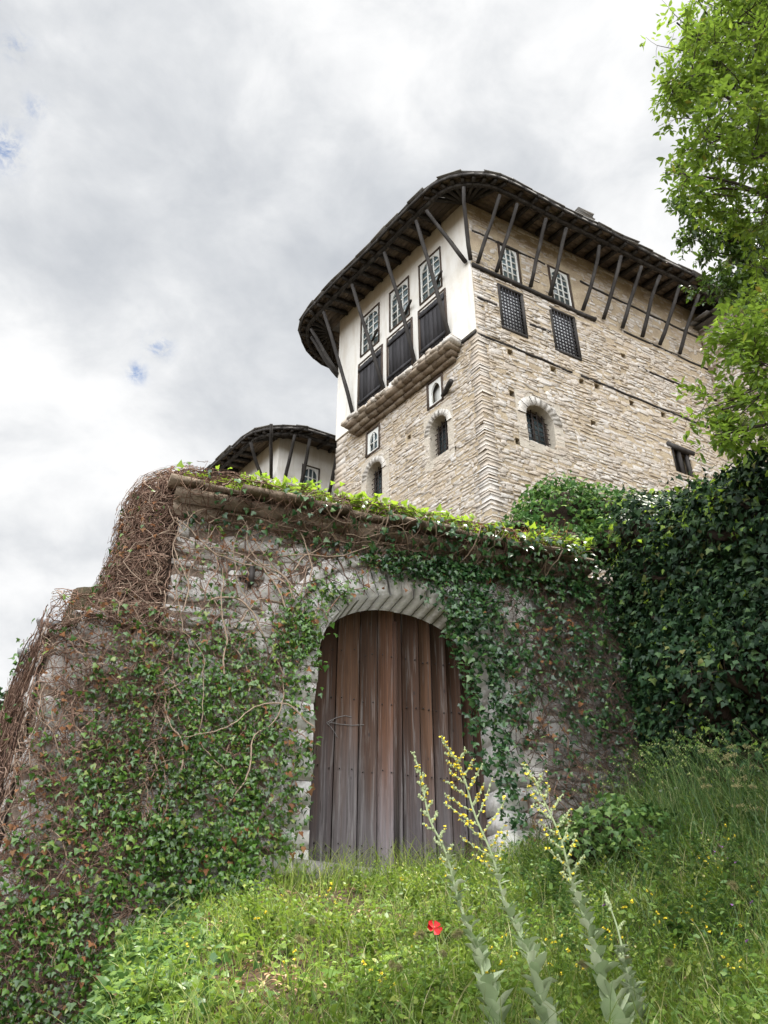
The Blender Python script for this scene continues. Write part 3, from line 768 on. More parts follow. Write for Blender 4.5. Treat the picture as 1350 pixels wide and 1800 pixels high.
    # arched windows with grilles
    arch_window(root, HL, 1.20, 1.86, 11.85, 12.68, .36, .17, aw[0]); arch_window(root, HL, 3.74, 4.42, 11.85, 12.68, .37, .17, aw[1])
    arch_window(root, HR, 1.26, 2.10, 11.86, 12.66, .40, .25, ra[0])
    # white boarded lights under the shelf
    for k, (s0, s1, z0, z1) in enumerate(lh):
        f = MB(); b = .05
        fbox(f, HL, s0-b, s0, -.06, .04, z0-b, z1+b); fbox(f, HL, s1, s1+b, -.06, .04, z0-b, z1+b); fbox(f, HL, s0, s1, -.06, .038, z0-b, z0); fbox(f, HL, s0, s1, -.06, .038, z1, z1+b)
        w = f.build('window', M['frame_wood'], root)
        sb = MB(); arch_board(sb, HL, s0, s1, z0, z1, s0+.09, s1-.09, z0+.07, z1-.32, .24, -.05, .0, 12, 1.5)
        if k: c = (s0+s1)/2; fbox(sb, HL, c-.014, c+.014, -.04, -.006, z0+.07, z1-.1); fbox(sb, HL, s0+.09, s1-.09, -.038, -.008, z0+.33, z0+.355)
        sb.build('sash', M['white_wood'], w)
        p = MB(); fbox(p, HL, s0, s1, -.16 if k == 0 else -.065, -.15 if k == 0 else -.055, z0, z1); p.build('pane', M['white_wood'] if k == 0 else M['pane'], w)
    # small broken window low on the right facade
    f = MB(); s0, s1, z0, z1 = sm[0]
    for a in (s0+.05, (s0+s1)/2, s1-.05): fbox(f, HR, a-.05, a+.05, -.12, -.03, z0, z1, .01)
    fbox(f, HR, s0-.15, s1+.15, -.1, .05, z1-.02, z1+.10, .01)
    w = f.build('window', M['brace'], root)
    p = MB(); fbox(p, HR, s0, s1, -.27, -.25, z0, z1); p.build('pane', M['dark'], w)
    # corbelled shelf under the shutters
    sh = MB()
    for (d, z0, z1) in ((.14, 14.35, 14.46), (.27, 14.46, 14.58), (.40, 14.58, 14.70)):
        s = .55+(.47-d)*.6
        while s < 4.95-(.47-d)*.6:
            l = R.uniform(.22, .5); fbox(sh, HL, s, min(s+l-.012, 4.97), .02, d+R.normal(0, .012), z0+.004, z1-.004, .005); s += l
    sh.build('shelf', M['cornice'], root)
    sh = MB(); s = .5
    while s < 5.0:
        l = R.uniform(.12, .34); fbox(sh, HL, s, s+l-.01, .06, .43+R.normal(0, .03), 14.71, 14.80+R.uniform(-.01, .02), .014)
        if R.random() < .8: fbox(sh, HL, s+.02, s+l-.03, .06, .38+R.normal(0, .05), 14.82, 14.88+R.uniform(-.01, .05), .014)
        s += l
    sh.build('shelf_coping', M['house_stone'], root)
    # timbers let into the walls
    t = MB()
    for s0, s1, z in ((.0, 4.2, 17.20),):
        K = 12; x = np.linspace(s0, s1, K); P = HR(x, .03+R.normal(0, .006, K), z+R.normal(0, .008, K)); tubes(t, P[None], np.full((1, K), .075), 6, True)
    t.build('wall_beam', M['brace'], root)
    for s0, s1, z in ((.0, 3.0, 14.74), (3.3, 8.0, 14.76), (5.6, 8.7, 16.06), (.1, 2.6, 18.66), (3.9, 8.7, 18.62), (5.3, 8.7, 17.3), (.1, .72, 16.05), (1.75, 2.45, 15.9)):
        t = MB(); K = 10; x = np.linspace(s0, s1, K); P = HR(x, .002+R.normal(0, .004, K), z+R.normal(0, .012, K)); tubes(t, P[None], np.full((1, K), .042), 5, True)
        t.build('wall_beam', M['brace'], root)
    t = MB(); K = 6; x = np.linspace(0, .5, K); tubes(t, HL(x, .0*x+.02, 14.78+0*x)[None], np.full((1, K), .05), 5, True); t.build('wall_beam', M['brace'], root)
    for s, z in ((1.28, 17.62), (2.62, 17.55), (4.18, 17.6)): log(root, HL, s+.05, z, .55, .04, slant=-.85)
    log(root, HL, 1.22, 13.60, .62, .065, slant=-.85); log(root, HL, 1.55, 15.12, .4, .04, slant=.5); log(root, HL, 4.0, 15.08, .4, .04, slant=-.6)
    # braces (feet as they stand on the wall, heads under the eave beam)
    for (s, z), h in zip(((5.0,15.30),(3.56,15.28),(2.23,15.28),(.87,15.15),(.09,17.31)), (5.41,3.95,2.40,.98,.55)):
        brace(root, HL(s, .10, z), HL(h, 1.02, 19.14))
    n = nrm(HL.n+HR.n)
    for foot, ang in (((.0), 0),):
        p = C+n*.12; brace(root, (*p, 17.30), (*(C+n*.98), 19.14))
    Fl = Frame(Lp, HR.t, towards=tuple(Lp+HL.t*5))
    nl = nrm(HL.n+HL.t*1.0)
    for w_, zf in ((nl, 17.4), (nrm(HL.n+HL.t*.45), 17.45), (nrm(HL.n*.35+HL.t), 17.4)):
        brace(root, (*(Lp+w_*.1), zf), (*(Lp+w_*1.0), 19.14))
    for s in (1.0,): p = Lp+HR.t*s; brace(root, (*(p+HL.t*.08), 17.4), (*(p+HL.t*1.0), 19.14))
    for s, h in zip((.14,.76,1.87,2.55,3.71,4.48,5.2,5.97,6.65,7.45), (.36,.95,1.92,2.62,3.84,4.65,5.45,6.16,6.96,7.78)):
        brace(root, HR(s, .09, 17.28 if s < 4 else 17.33), HR(h, 1.02, 19.12))
    # roof
    roof(root, [C, Rp, Bp+HL.t*.6, Lp+HL.t*.6], 19.72, 19.36, 1.30, .55, peak=2.3)
    # chimney behind the eave
    cp = np.array([6.39, 17.5]); ch = MB(); fc = Frame(cp, HR.t)
    fbox(ch, fc, -.22, .22, -.3, .1, 19.6, 22.22)
    co = ch.build('chimney', M['house_mortar'], root)
    cs = MB()
    for z in (22.24, 22.31, 22.40): fbox(cs, fc, -.33+R.normal(0, .03), .33+R.normal(0, .03), -.4, .2, z, z+.055, .02)
    fbox(cs, fc, -.2, .12, -.25, .1, 22.47, 22.53, .03)
    cs.build('chimney_cap', M['slate'], co)
    # wing at the right, running forward from the inner corner
    WF = Frame(I, Wd)
    w = MB(); fbox(w, WF, -.2, 6.0, -3.5, 0, 5.0, 18.95)
    wo = w.build('wing', M['house_mortar'], root)
    w = MB(); masonry(w, WF, .05, 6.0, 11.5, 18.9, (.09, .17), (.15, .42), None, (.01, .045), .014, .02, .16, .93); w.build('stonework', M['house_stone'], wo)
    w = MB()
    for row in range(9):
        s = -.3
        while s < 6.4:
            l = R.uniform(.3, .6); d0 = .42-row*.34+R.normal(0, .04)
            v = np.array([[s,d0,0],[s+l-.02,d0,0],[s+l-.02,d0-.6,.26],[s,d0-.6,.26]]); v[:, 2] += 18.98+row*.16+R.uniform(0, .03)
            v2 = v+[0, 0, .05]; vv = np.concatenate([v, v2]); w.add(WF(vv[:,0], vv[:,1], vv[:,2]), BOXF); s += l
    fbox(w, WF, -.3, 6.4, -3.4, .2, 18.955, 18.975)
    w.build('wing_roof', M['slate'], wo)
build_house()

def build_back_house():
    P = np.array([-3.79, 24.0]); A = Frame(P, HL.t); B = Frame(P, HR.t)
    root = thing('plastered_house', 'small white plastered house with rounded slate eaves, far behind the gate', 'house', (P[0], P[1], 7.0))
    lw = (2.28, 3.45, 15.55, 17.15)
    s0, z1 = B.pix(531, 812); s1, zz = B.pix(563, 826); z1 = (z1+zz)/2
    lw = (s0, s1, z1-1.75, z1)
    w = MB(); sheet(w, A, 0, 6.5, 7, 18.45, []); sheet(w, B, 0, 9, 7, 18.45, [lw])
    Lp = P+A.t*6.5; Rp = P+B.t*9; Bp = Lp+B.t*9
    for a, b in ((Lp, Bp), (Bp, Rp)): w.add([(*a, 7), (*b, 7), (*b, 18.45), (*a, 18.45)], [[0,1,2,3]])
    w.build('wall', M['plaster'], root)
    white_window(root, B, lw[0]+.07, lw[1]-.07, lw[2], lw[3]-.07, 4, 3, -.0)
    for u, v, u2, v2, fr in ((540, 838, 542, 781, B), (501, 826, 518, 774, B), (527, 840, 543, 783, B), (578, 850, 594, 800, B), (481, 822, 474, 772, A), (466, 824, 440, 782, A)):
        if (u, v) == (540, 838): continue
        s, z = fr.pix(u, v); h, hz = fr.pix(u2, v2, .95); brace(root, fr(s, .06, z-.5), fr(h, .95, 17.95), .07)
    brace(root, A(2.6, .06, 16.0), A(2.7, .95, 18.0), .075)
    roof(root, [P, Rp, Bp, Lp], 18.36, 18.08, 1.12, 1.0, peak=1.9)
build_back_house()

# ------------------------------------------------------------------ gate wall
SA, SB, SPR, RISE, PW = -1.16, 1.27, 3.80, 1.16, 2.25         # the arched opening
CA, HA = (SA+SB)/2, (SB-SA)/2
HX0, HX1 = -3.04, 2.78
def arch_z(s, w, spring, rise, p=PW):
    x = np.abs((np.asarray(s, float)-CA)/w); return np.where(x < 1, spring+rise*np.maximum(1-np.minimum(x, 1)**p, 0)**(1/p), -99)
def build_gate():
    root = thing('gateway', 'old stone gateway with a big arched double door and brown slab coping', 'gateway', (G0[0], G0[1], 1.4))
    # core of the wall as strips round the opening
    core = MB(); xs = np.concatenate([np.linspace(HX0, SA-.36, 4), CA+(HA+.33)*-np.cos(np.linspace(0, np.pi, 25)), np.linspace(SB+.36, 4.15, 4)])
    xs = np.unique(np.round(xs, 4))
    top = 5.62
    for a, b in zip(xs[:-1], xs[1:]):
        za, zb = [max(float(arch_z(x, HA+.34, SPR, RISE+.34)), -99) for x in (a, b)]
        mid = (a+b)/2
        if abs(mid-CA) > HA+.34: za = zb = -.6
        za, zb = max(za, -.6), max(zb, -.6)
        t = top if mid < HX1 else 5.55
        if abs(mid-CA) < HA+.34: za, zb = max(za, SPR), max(zb, SPR)
        for d in (0, -.85): core.add(GATE([a,b,b,a], [d]*4, [za,zb,t,t]), [[0,1,2,3]])
        core.add(GATE([a,b,b,a], [0,0,-.85,-.85], [t]*4), [[0,1,2,3]])
    core.add(GATE([HX0]*4, [0,0,-.85,-.85], [-.6,top,top,-.6]), [[0,1,2,3]])
    for s in (SA-.34, SB+.34): core.add(GATE([s]*4, [0,0,-.85,-.85], [-.6,SPR+.1,SPR+.1,-.6]), [[0,1,2,3]])
    wall = core.build('wall', M['gate_mortar'], root)
    st = MB()
    def blk(za, zb):
        if zb < SPR: return [(SA-.36, SB+.36)]
        z = (za+zb)/2; r = RISE+.66
        if z > SPR+r: return []
        x = (HA+.60)*max(0, 1-min(1, max(0, (z-SPR)/r))**PW)**(1/PW); return [(CA-x, CA+x)]
    masonry(st, GATE, HX0, 1.95, 1.2, 5.60, (.09, .21), (.14, .44), blk, (.006, .05), .005, .05, .2, .97, vj=.16, rot=.10)
    st.build('stonework', M['gate_stone'], wall); st = MB()
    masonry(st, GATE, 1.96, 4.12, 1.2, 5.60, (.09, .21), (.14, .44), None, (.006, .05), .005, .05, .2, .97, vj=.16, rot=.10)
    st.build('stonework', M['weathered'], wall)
    # jambs: dressed blocks, deep enough to make the reveal
    for sgn, e in ((-1, SA), (1, SB)):
        jb = MB(); z = 1.45 if sgn < 0 else 1.4; k = 0
        while z < SPR-.04:
            h = min(R.uniform(.20, .36), SPR-z); w = R.uniform(.30, .38) if k % 2 else R.uniform(.36, .46)
            lean = .045*(SPR-z)/2.2*-sgn*-1
            a = e+sgn*(-.0)+(-.02*sgn*(SPR-z)*-1 if sgn < 0 else 0)*0
            s0, s1 = (a-w, a) if sgn < 0 else (a, a+w)
            fbox(jb, GATE, s0, s1, -.6, R.uniform(.03, .06), z+.006, z+h-.008, .009); z += h; k += 1
        jb.build('jamb_stones', M['dressed'], root)
    ar = MB(); arch_ring(ar, GATE, CA, HA, HA+.43, SPR, RISE, RISE+.43, -.6, .035, 23, PW, .07, .012)
    ar.build('arch_stones', M['dressed'], root)
    hd = MB(); arch_ring(hd, GATE, CA, HA+.45, HA+.60, SPR, RISE+.45, RISE+.60, -.1, .085, 27, PW, .05, .01)
    hd.build('hood_mould', M['gate_stone'], root)
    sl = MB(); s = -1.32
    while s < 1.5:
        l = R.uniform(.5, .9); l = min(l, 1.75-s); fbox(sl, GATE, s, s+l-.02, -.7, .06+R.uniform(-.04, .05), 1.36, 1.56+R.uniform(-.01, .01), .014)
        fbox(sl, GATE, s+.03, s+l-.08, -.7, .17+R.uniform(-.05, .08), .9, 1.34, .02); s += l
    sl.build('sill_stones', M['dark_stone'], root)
    # corbelled slab coping
    cp = MB()
    for d, z0, z1 in ((.13, 5.60, 5.72), (.27, 5.73, 5.85)):
        s = HX0-.12
        while s < HX1:
            l = R.uniform(.45, 1.0); fbox(cp, GATE, s, s+l-.014, -.95-d*.3, d+R.normal(0, .02), z0, z1-.006, .012); s += l
    cp.build('corbel_slabs', M['cornice'], root)
    cp = MB(); s = HX0-.22
    while s < HX1+.05:
        l = R.uniform(.35, .75)
        for row in range(4):
            d0 = .44-row*.36+R.normal(0, .035)
            v = np.array([[s,d0,0],[s+l-.02,d0+R.normal(0,.03),0],[s+l-.02,d0-.5,.13],[s,d0-.5,.13]]); v[:, 2] += 5.86+row*.10+R.uniform(0, .025)
            vv = np.concatenate([v, v+[0, 0, R.uniform(.045, .075)]]); vv += R.normal(0, .006, vv.shape); cp.add(GATE(vv[:,0], vv[:,1], vv[:,2]), BOXF)
        s += l
    cp.build('coping_slabs', M['cornice'], root)
    # iron stub in the wall
    ik = MB(); fbox(ik, GATE, -2.12, -2.05, .0, .16, 4.72, 4.98, .006); fbox(ik, GATE, -2.22, -2.13, .03, .11, 4.80, 4.86, .006); ik.build('iron_stub', M['iron'], root)
    # two leaves of planks
    DB = -.46
    def leaf(edges, name, d):
        o = None; mb = MB()
        for a, b in zip(edges[:-1], edges[1:]):
            dd = d+R.uniform(0, .022); z0 = 1.60+R.uniform(-.015, .015)
            ss = np.linspace(a+.005, b-.005, 5)
            zt = np.maximum(arch_z(ss, HA+.06, SPR, RISE+.05), SPR); jt = R.normal(0, .0015, 2)
            for i in range(4):
                v = np.array([[ss[i],dd-.04,z0],[ss[i+1],dd-.04,z0],[ss[i+1],dd,z0],[ss[i],dd,z0],[ss[i],dd-.04,zt[i]],[ss[i+1],dd-.04,zt[i+1]],[ss[i+1],dd,zt[i+1]],[ss[i],dd,zt[i]]])
                if i == 0: base = mb.n
                mb.add(GATE(v[:,0], v[:,1], v[:,2]), BOXF)
        # weld strips of one plank by rebuilding as islands is not needed: colour goes by plank through merged strips below
        return mb
    def plank_leaf(edges, d):
        mb = MB()
        for a, b in zip(edges[:-1], edges[1:]):
            dd = d+R.uniform(0, .022); z0 = 1.60+R.uniform(-.03, .03); n = 5
            ss = np.linspace(a+.005, b-.005, n); zt = np.maximum(arch_z(ss, HA+.06, SPR, RISE+.05), SPR)
            f = [(x, dd, z0) for x in ss]+[(x, dd, z) for x, z in zip(ss[::-1], zt[::-1])]
            g = [(x, dd-.04, z) for x, _, z in f]; k = len(f)
            v = np.array(f+g); base = mb.n
            mb.V.append(GATE(v[:,0], v[:,1], v[:,2])); mb.n += 2*k
            mb.F.append(np.array([list(range(k))])+base); mb.F.append(np.array([[i, (i+1) % k, k+(i+1) % k, k+i] for i in range(k)])+base)
        return mb
    e1 = np.array([-1.22,-1.03,-.76,-.45,-.20,.04]); e2 = np.array([.04,.15,.40,.58,.80,1.01,1.16,1.32])
    l1 = plank_leaf(e1[:-1], DB); d1 = l1.build('door', M['door'], root); plank_leaf(e1[-2:], DB).build('plank', M['door_pale'], d1)
    l2 = plank_leaf(e2, DB-.01); d2 = l2.build('door', M['door'], root)
    ck = MB(); dc = DB+.0235
    def stroke(pts, w=.008):
        pts = np.array(pts); P = GATE(pts[:,0], np.full(len(pts), dc), pts[:,1])
        for a, b in zip(P[:-1], P[1:]): bar(ck, a, b, w, .0012, up=tuple(GATE.vec(0, 1, 0)))
    pp = lambda *q: [GATE.pix(u, v, dc) for u, v in q]
    stroke(pp((574,1270),(590,1262),(606,1258),(618,1260))); stroke(pp((574,1270),(582,1278),(588,1287),(594,1297))); stroke(pp((576,1269),(598,1273),(618,1275),(640,1274)))
    stroke(pp((576,1274),(586,1266),(586,1264)), .006)
    ck.build('chalk_arrow', M['chalk'], d1)
    hs = MB(); fbox(hs, GATE, .015, .075, DB, DB+.042, 1.64, 4.80, .004)
    hs.build('cover_strip', M['door'], d1)
    for ed, dd_, dr in ((e1, DB, d1), (e2, DB-.01, d2)):
        nl = MB()
        for a, b in zip(ed[:-1], ed[1:]):
            for z in (1.78, 1.86, 2.75, 3.62, 4.28):
                for f in (.25, .75):
                    if (b-a) < .14 and f > .5: continue
                    x = a+(b-a)*f+R.normal(0, .008); zz = z+R.normal(0, .012); fbox(nl, GATE, x-.007, x+.007, dd_-.005, dd_+.0265, zz-.007, zz+.007, .001)
        nl.build('nails', M['iron'], dr)
    pt = MB(); v = np.array([(.94, 1.80), (1.12, 1.78), (1.10, 1.95), (1.02, 1.99), (.95, 2.0)]); P = GATE(v[:,0], np.full(5, DB+.03), v[:,1]); P2 = GATE(v[:,0], np.full(5, DB-.01), v[:,1])
    pt.V.append(np.concatenate([P, P2])); pt.F.append(np.array([[0,1,2,3,4]])); pt.F.append(np.array([[i,(i+1)%5,5+(i+1)%5,5+i] for i in range(5)])); pt.n = 10
    pt.build('dark_patch', M['frame_wood'], d2)  # small dark brown patch low on the right leaf
    bk = MB(); fbox(bk, GATE, SA-.3, SB+.3, -.84, -.80, 1.3, 5.2); bk.build('door_backing', M['dark'], root)
build_gate()

# ------------------------------------------------------------------ low walls beside the gate
LFRONT = Frame(GATE(0, .06, 0)[:2], GATE.t)
LR = Frame(LW0, LWd, towards=(-8, 8))
def top_left(s): return 4.13+.07*np.sin(s*3)
def build_low_wall():
    root = thing('boundary_wall', 'lower battered stone wall left of the gateway, nearly hidden by ivy', 'wall', (-3.2, 8.8, 0))
    mb = MB()
    P = [LFRONT(HX0+.0, 0, 0)[:2], LFRONT(-4.05, 0, 0)[:2], (LFRONT(-4.05, 0, 0)[:2]+LW0)/2+np.array([-.04, -.05]), LW0+LWd*.12, LW0+LWd*7]
    bk = [p+np.array([.45, .9])*(1 if i < 3 else 1)+np.array([.5, 0])*(i > 2) for i, p in enumerate(P)]
    for i in range(4):
        a, b = P[i], P[i+1]
        mb.add([(*a,-2.5),(*b,-2.5),(*b,3.85),(*a,3.85)], [[0,1,2,3]]); mb.add([(*a,3.9),(*b,3.9),(*bk[i+1],4.0),(*bk[i],4.0)], [[0,1,2,3]])
    w = mb.build('wall', M['gate_mortar'], root)
    st = MB(); masonry(st, LFRONT, -4.2, HX0, -1.2, 4.06, (.13, .27), (.18, .50), None, (.008, .055), .006, .04, .2, .97, vj=.16, rot=.10)
    masonry(st, LFRONT, HX0+.02, -1.6, -.8, 1.25, (.13, .27), (.18, .50), None, (.008, .055), .006, .04, .2, .97, vj=.16, rot=.10)
    st.build('stonework', M['gate_stone'], w); st = MB()
    masonry(st, LR, .1, 7, -1.2, 3.95, (.14, .26), (.2, .5), None, (.02, .07), .018, .03, .14, .95)
    st.build('stonework', M['gate_stone'], w)
build_low_wall()
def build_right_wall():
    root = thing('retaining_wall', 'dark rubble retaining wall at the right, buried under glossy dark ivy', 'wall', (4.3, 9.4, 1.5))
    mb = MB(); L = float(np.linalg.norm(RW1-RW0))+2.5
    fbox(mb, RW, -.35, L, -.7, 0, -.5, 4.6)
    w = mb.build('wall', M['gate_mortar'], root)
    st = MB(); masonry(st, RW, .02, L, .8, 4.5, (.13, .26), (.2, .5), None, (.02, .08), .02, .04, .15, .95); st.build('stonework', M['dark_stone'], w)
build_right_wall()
def build_slate_wall():
    p = ray(40, 1150); q = p/p[1]*14.0
    F = Frame((q[0], 14.0), (1.0, .28))
    root = thing('slate_capped_wall', 'grey rubble wall end capped with stacked slates at the far left', 'wall', (q[0], 14, 1))
    mb = MB(); zt = ray(60, 1150)/ray(60, 1150)[1]*14; zt = zt[2]
    fbox(mb, F, .0, 2.5, -1.2, 0, -1, zt); w = mb.build('wall', M['gate_mortar'], root)
    st = MB(); masonry(st, F, .0, 2.5, 2.5, zt, (.1, .2), (.15, .4), None, (.02, .07), .016, .02, .15, .97); st.build('stonework', M['slate_grey'], w)
    cap = MB()
    for k in range(9):
        z = zt+.01+k*.065; s = -.10+k*.075
        while s < 2.5:
            l = R.uniform(.25, .5); fbox(cap, F, s, s+l-.02, -1.2, .10+R.normal(0, .03)-k*.02, z, z+.052, .014); s += l
    fbox(cap, F, .12, .52, -.5, .1, zt+.62, zt+.69, .02)
    cap.build('slate_cap', M['slate_grey'], root)
build_slate_wall()

# ------------------------------------------------------------------ plants: leaf shapes
def T(v): return np.array(v, float)
# each template: verts (x across, y along, z lift), faces
IVY = (T([(0,0,0),(.30,-.16,-.07),(.55,.14,-.16),(.30,.36,-.06),(0,1,-.12),(-.30,.36,-.06),(-.55,.14,-.16),(-.30,-.16,-.07),(0,.35,.03)]), [[8,0,1],[8,1,2],[8,2,3],[8,3,4],[8,4,5],[8,5,6],[8,6,7],[8,7,0]])
LANCE = (T([(0,0,0),(.20,.28,.06),(.22,.55,.07),(0,1,-.10),(-.22,.55,.07),(-.20,.28,.06),(0,.45,0)]), [[6,0,1,2],[6,2,3,4],[6,4,5,0]])
OVAL = (T([(0,0,0),(.17,.25,.05),(.19,.6,.05),(0,1,-.05),(-.19,.6,.05),(-.17,.25,.05),(0,.5,0)]), [[6,0,1,2],[6,2,3,4],[6,4,5,0]])
ROUND = (T([(0,0,0),(.38,.10,.05),(.50,.5,.08),(.25,.92,.02),(-.25,.92,.02),(-.50,.5,.08),(-.38,.10,.05),(0,.5,0)]), [[7,0,1,2],[7,2,3,4],[7,4,5,6],[7,6,0,0]])
ROUND = (ROUND[0], [[7,0,1],[7,1,2],[7,2,3],[7,3,4],[7,4,5],[7,5,6],[7,6,0]])
def leaves(mb, tmpl, P, Y, Nn, size, curl=1.0):
    """leaf copies at P, pointing along Y, facing Nn"""
    if len(P) == 0: return
    Y = nrm(Y); X = nrm(np.cross(Y, Nn)); Z = np.cross(X, Y)
    V, F = tmpl; size = np.asarray(size)[:, None, None]
    asp = R.uniform(.8, 1.2, (len(P), 1, 1)); cu = R.uniform(.3, 1.8, (len(P), 1, 1))*curl
    W_ = P[:, None] + size*(V[None, :, 0:1]*X[:, None]*asp + V[None, :, 1:2]*Y[:, None] + V[None, :, 2:3]*cu*Z[:, None])
    W_ += R.normal(0, 1, W_.shape)*size*.035
    mb.inst(W_, F)
DOWN = np.array([0, 0, -1.])
def ivy_orient(N, n, droop=.8, tilt=.5):
    Y = DOWN*droop + R.normal(0, .55, (n, 3)) + N*.35
    Nn = N + np.array([0, 0, .35]) + R.normal(0, tilt, (n, 3))
    return Y, Nn
class Surf:
    """a parametric surface the ivy grows on; f(u, v) in metres"""
    def __init__(s, f, ref): s.f = f; s.ref = np.array(ref, float)
    def P(s, u, v): return s.f(np.asarray(u, float), np.asarray(v, float))
    def N(s, u, v):
        e = .03; a = s.P(u+e, v)-s.P(u-e, v); b = s.P(u, v+e)-s.P(u, v-e); n = nrm(np.cross(a, b))
        sg = np.sign(((s.ref-s.P(u, v))*n).sum(-1, keepdims=True)); sg[sg == 0] = 1; return n*sg
def scatter(n, ur, vr, dens):
    u = R.uniform(*ur, n); v = R.uniform(*vr, n); k = R.random(n) < dens(u, v); return u[k], v[k]
def vines(mb, surf, n, K, step, ur, vr, dens, rad, head=(np.pi/2, .9), wander=.35, off=(.01, .06), sides=3, bad=None, ust=1.0):
    u, v = scatter(n, ur, vr, dens); n = len(u)
    if n == 0: return
    a = R.normal(head[0], head[1], n); st = step*R.uniform(.5, 1.4, n); U = [u]; V = [v]
    for k in range(K-1):
        a = a + R.normal(0, wander, n); u2 = u+np.cos(a)*st*ust; v2 = v+np.sin(a)*st
        ins = (u2 > ur[0]-.06) & (u2 < ur[1]+.06) & (v2 > vr[0]-.06) & (v2 < vr[1]+.06)
        u = np.where(ins, u2, u+R.normal(0, .004, n)); v = np.where(ins, v2, v+R.normal(0, .004, n)); U.append(u); V.append(v)
    U = np.array(U).T; V = np.array(V).T
    if bad is not None:
        k = ~bad(U, V).any(1); U = U[k]; V = V[k]; n = len(U)
    P = surf.P(U, V); N = surf.N(U, V)
    o = R.uniform(*off, (n, 1)) + np.cumsum(R.normal(0, .006, (n, K)), 1); o = np.clip(o, .0, off[1]*2)
    P = P + N*o[..., None]
    r = R.uniform(*rad, (n, 1))*np.linspace(1, .45, K)[None]
    tubes(mb, P, r, sides)
def put_ivy(mb, surf, n, ur, vr, dens, size, tmpl=IVY, off=(.03, .12), droop=.8, tilt=.5):
    u, v = scatter(n, ur, vr, dens)
    if len(u) == 0: return
    N = surf.N(u, v); P = surf.P(u, v)+N*R.uniform(*off, (len(u), 1)); Y, Nn = ivy_orient(N, len(u), droop, tilt)
    leaves(mb, tmpl, P, Y, Nn, R.uniform(*size, len(u)))
def blobs(fr, lst, d=0.0):
    """soft patches on a wall: (u, v, su, sv, weight) read off the photo, turned into metres on the wall"""
    L = []
    for u, v, su, sv, w in lst:
        s, z = fr.pix(u, v, d); s1, _ = fr.pix(u+su, v, d); _, z1 = fr.pix(u, v+sv, d); L.append((s, z, abs(s1-s), abs(z1-z), w))
    def f(s, z):
        o = np.zeros_like(s)
        for a, b, c, e, w in L: o = np.maximum(o, w*np.exp(-.5*((s-a)/c)**2-.5*((z-b)/e)**2))
        return o
    return f

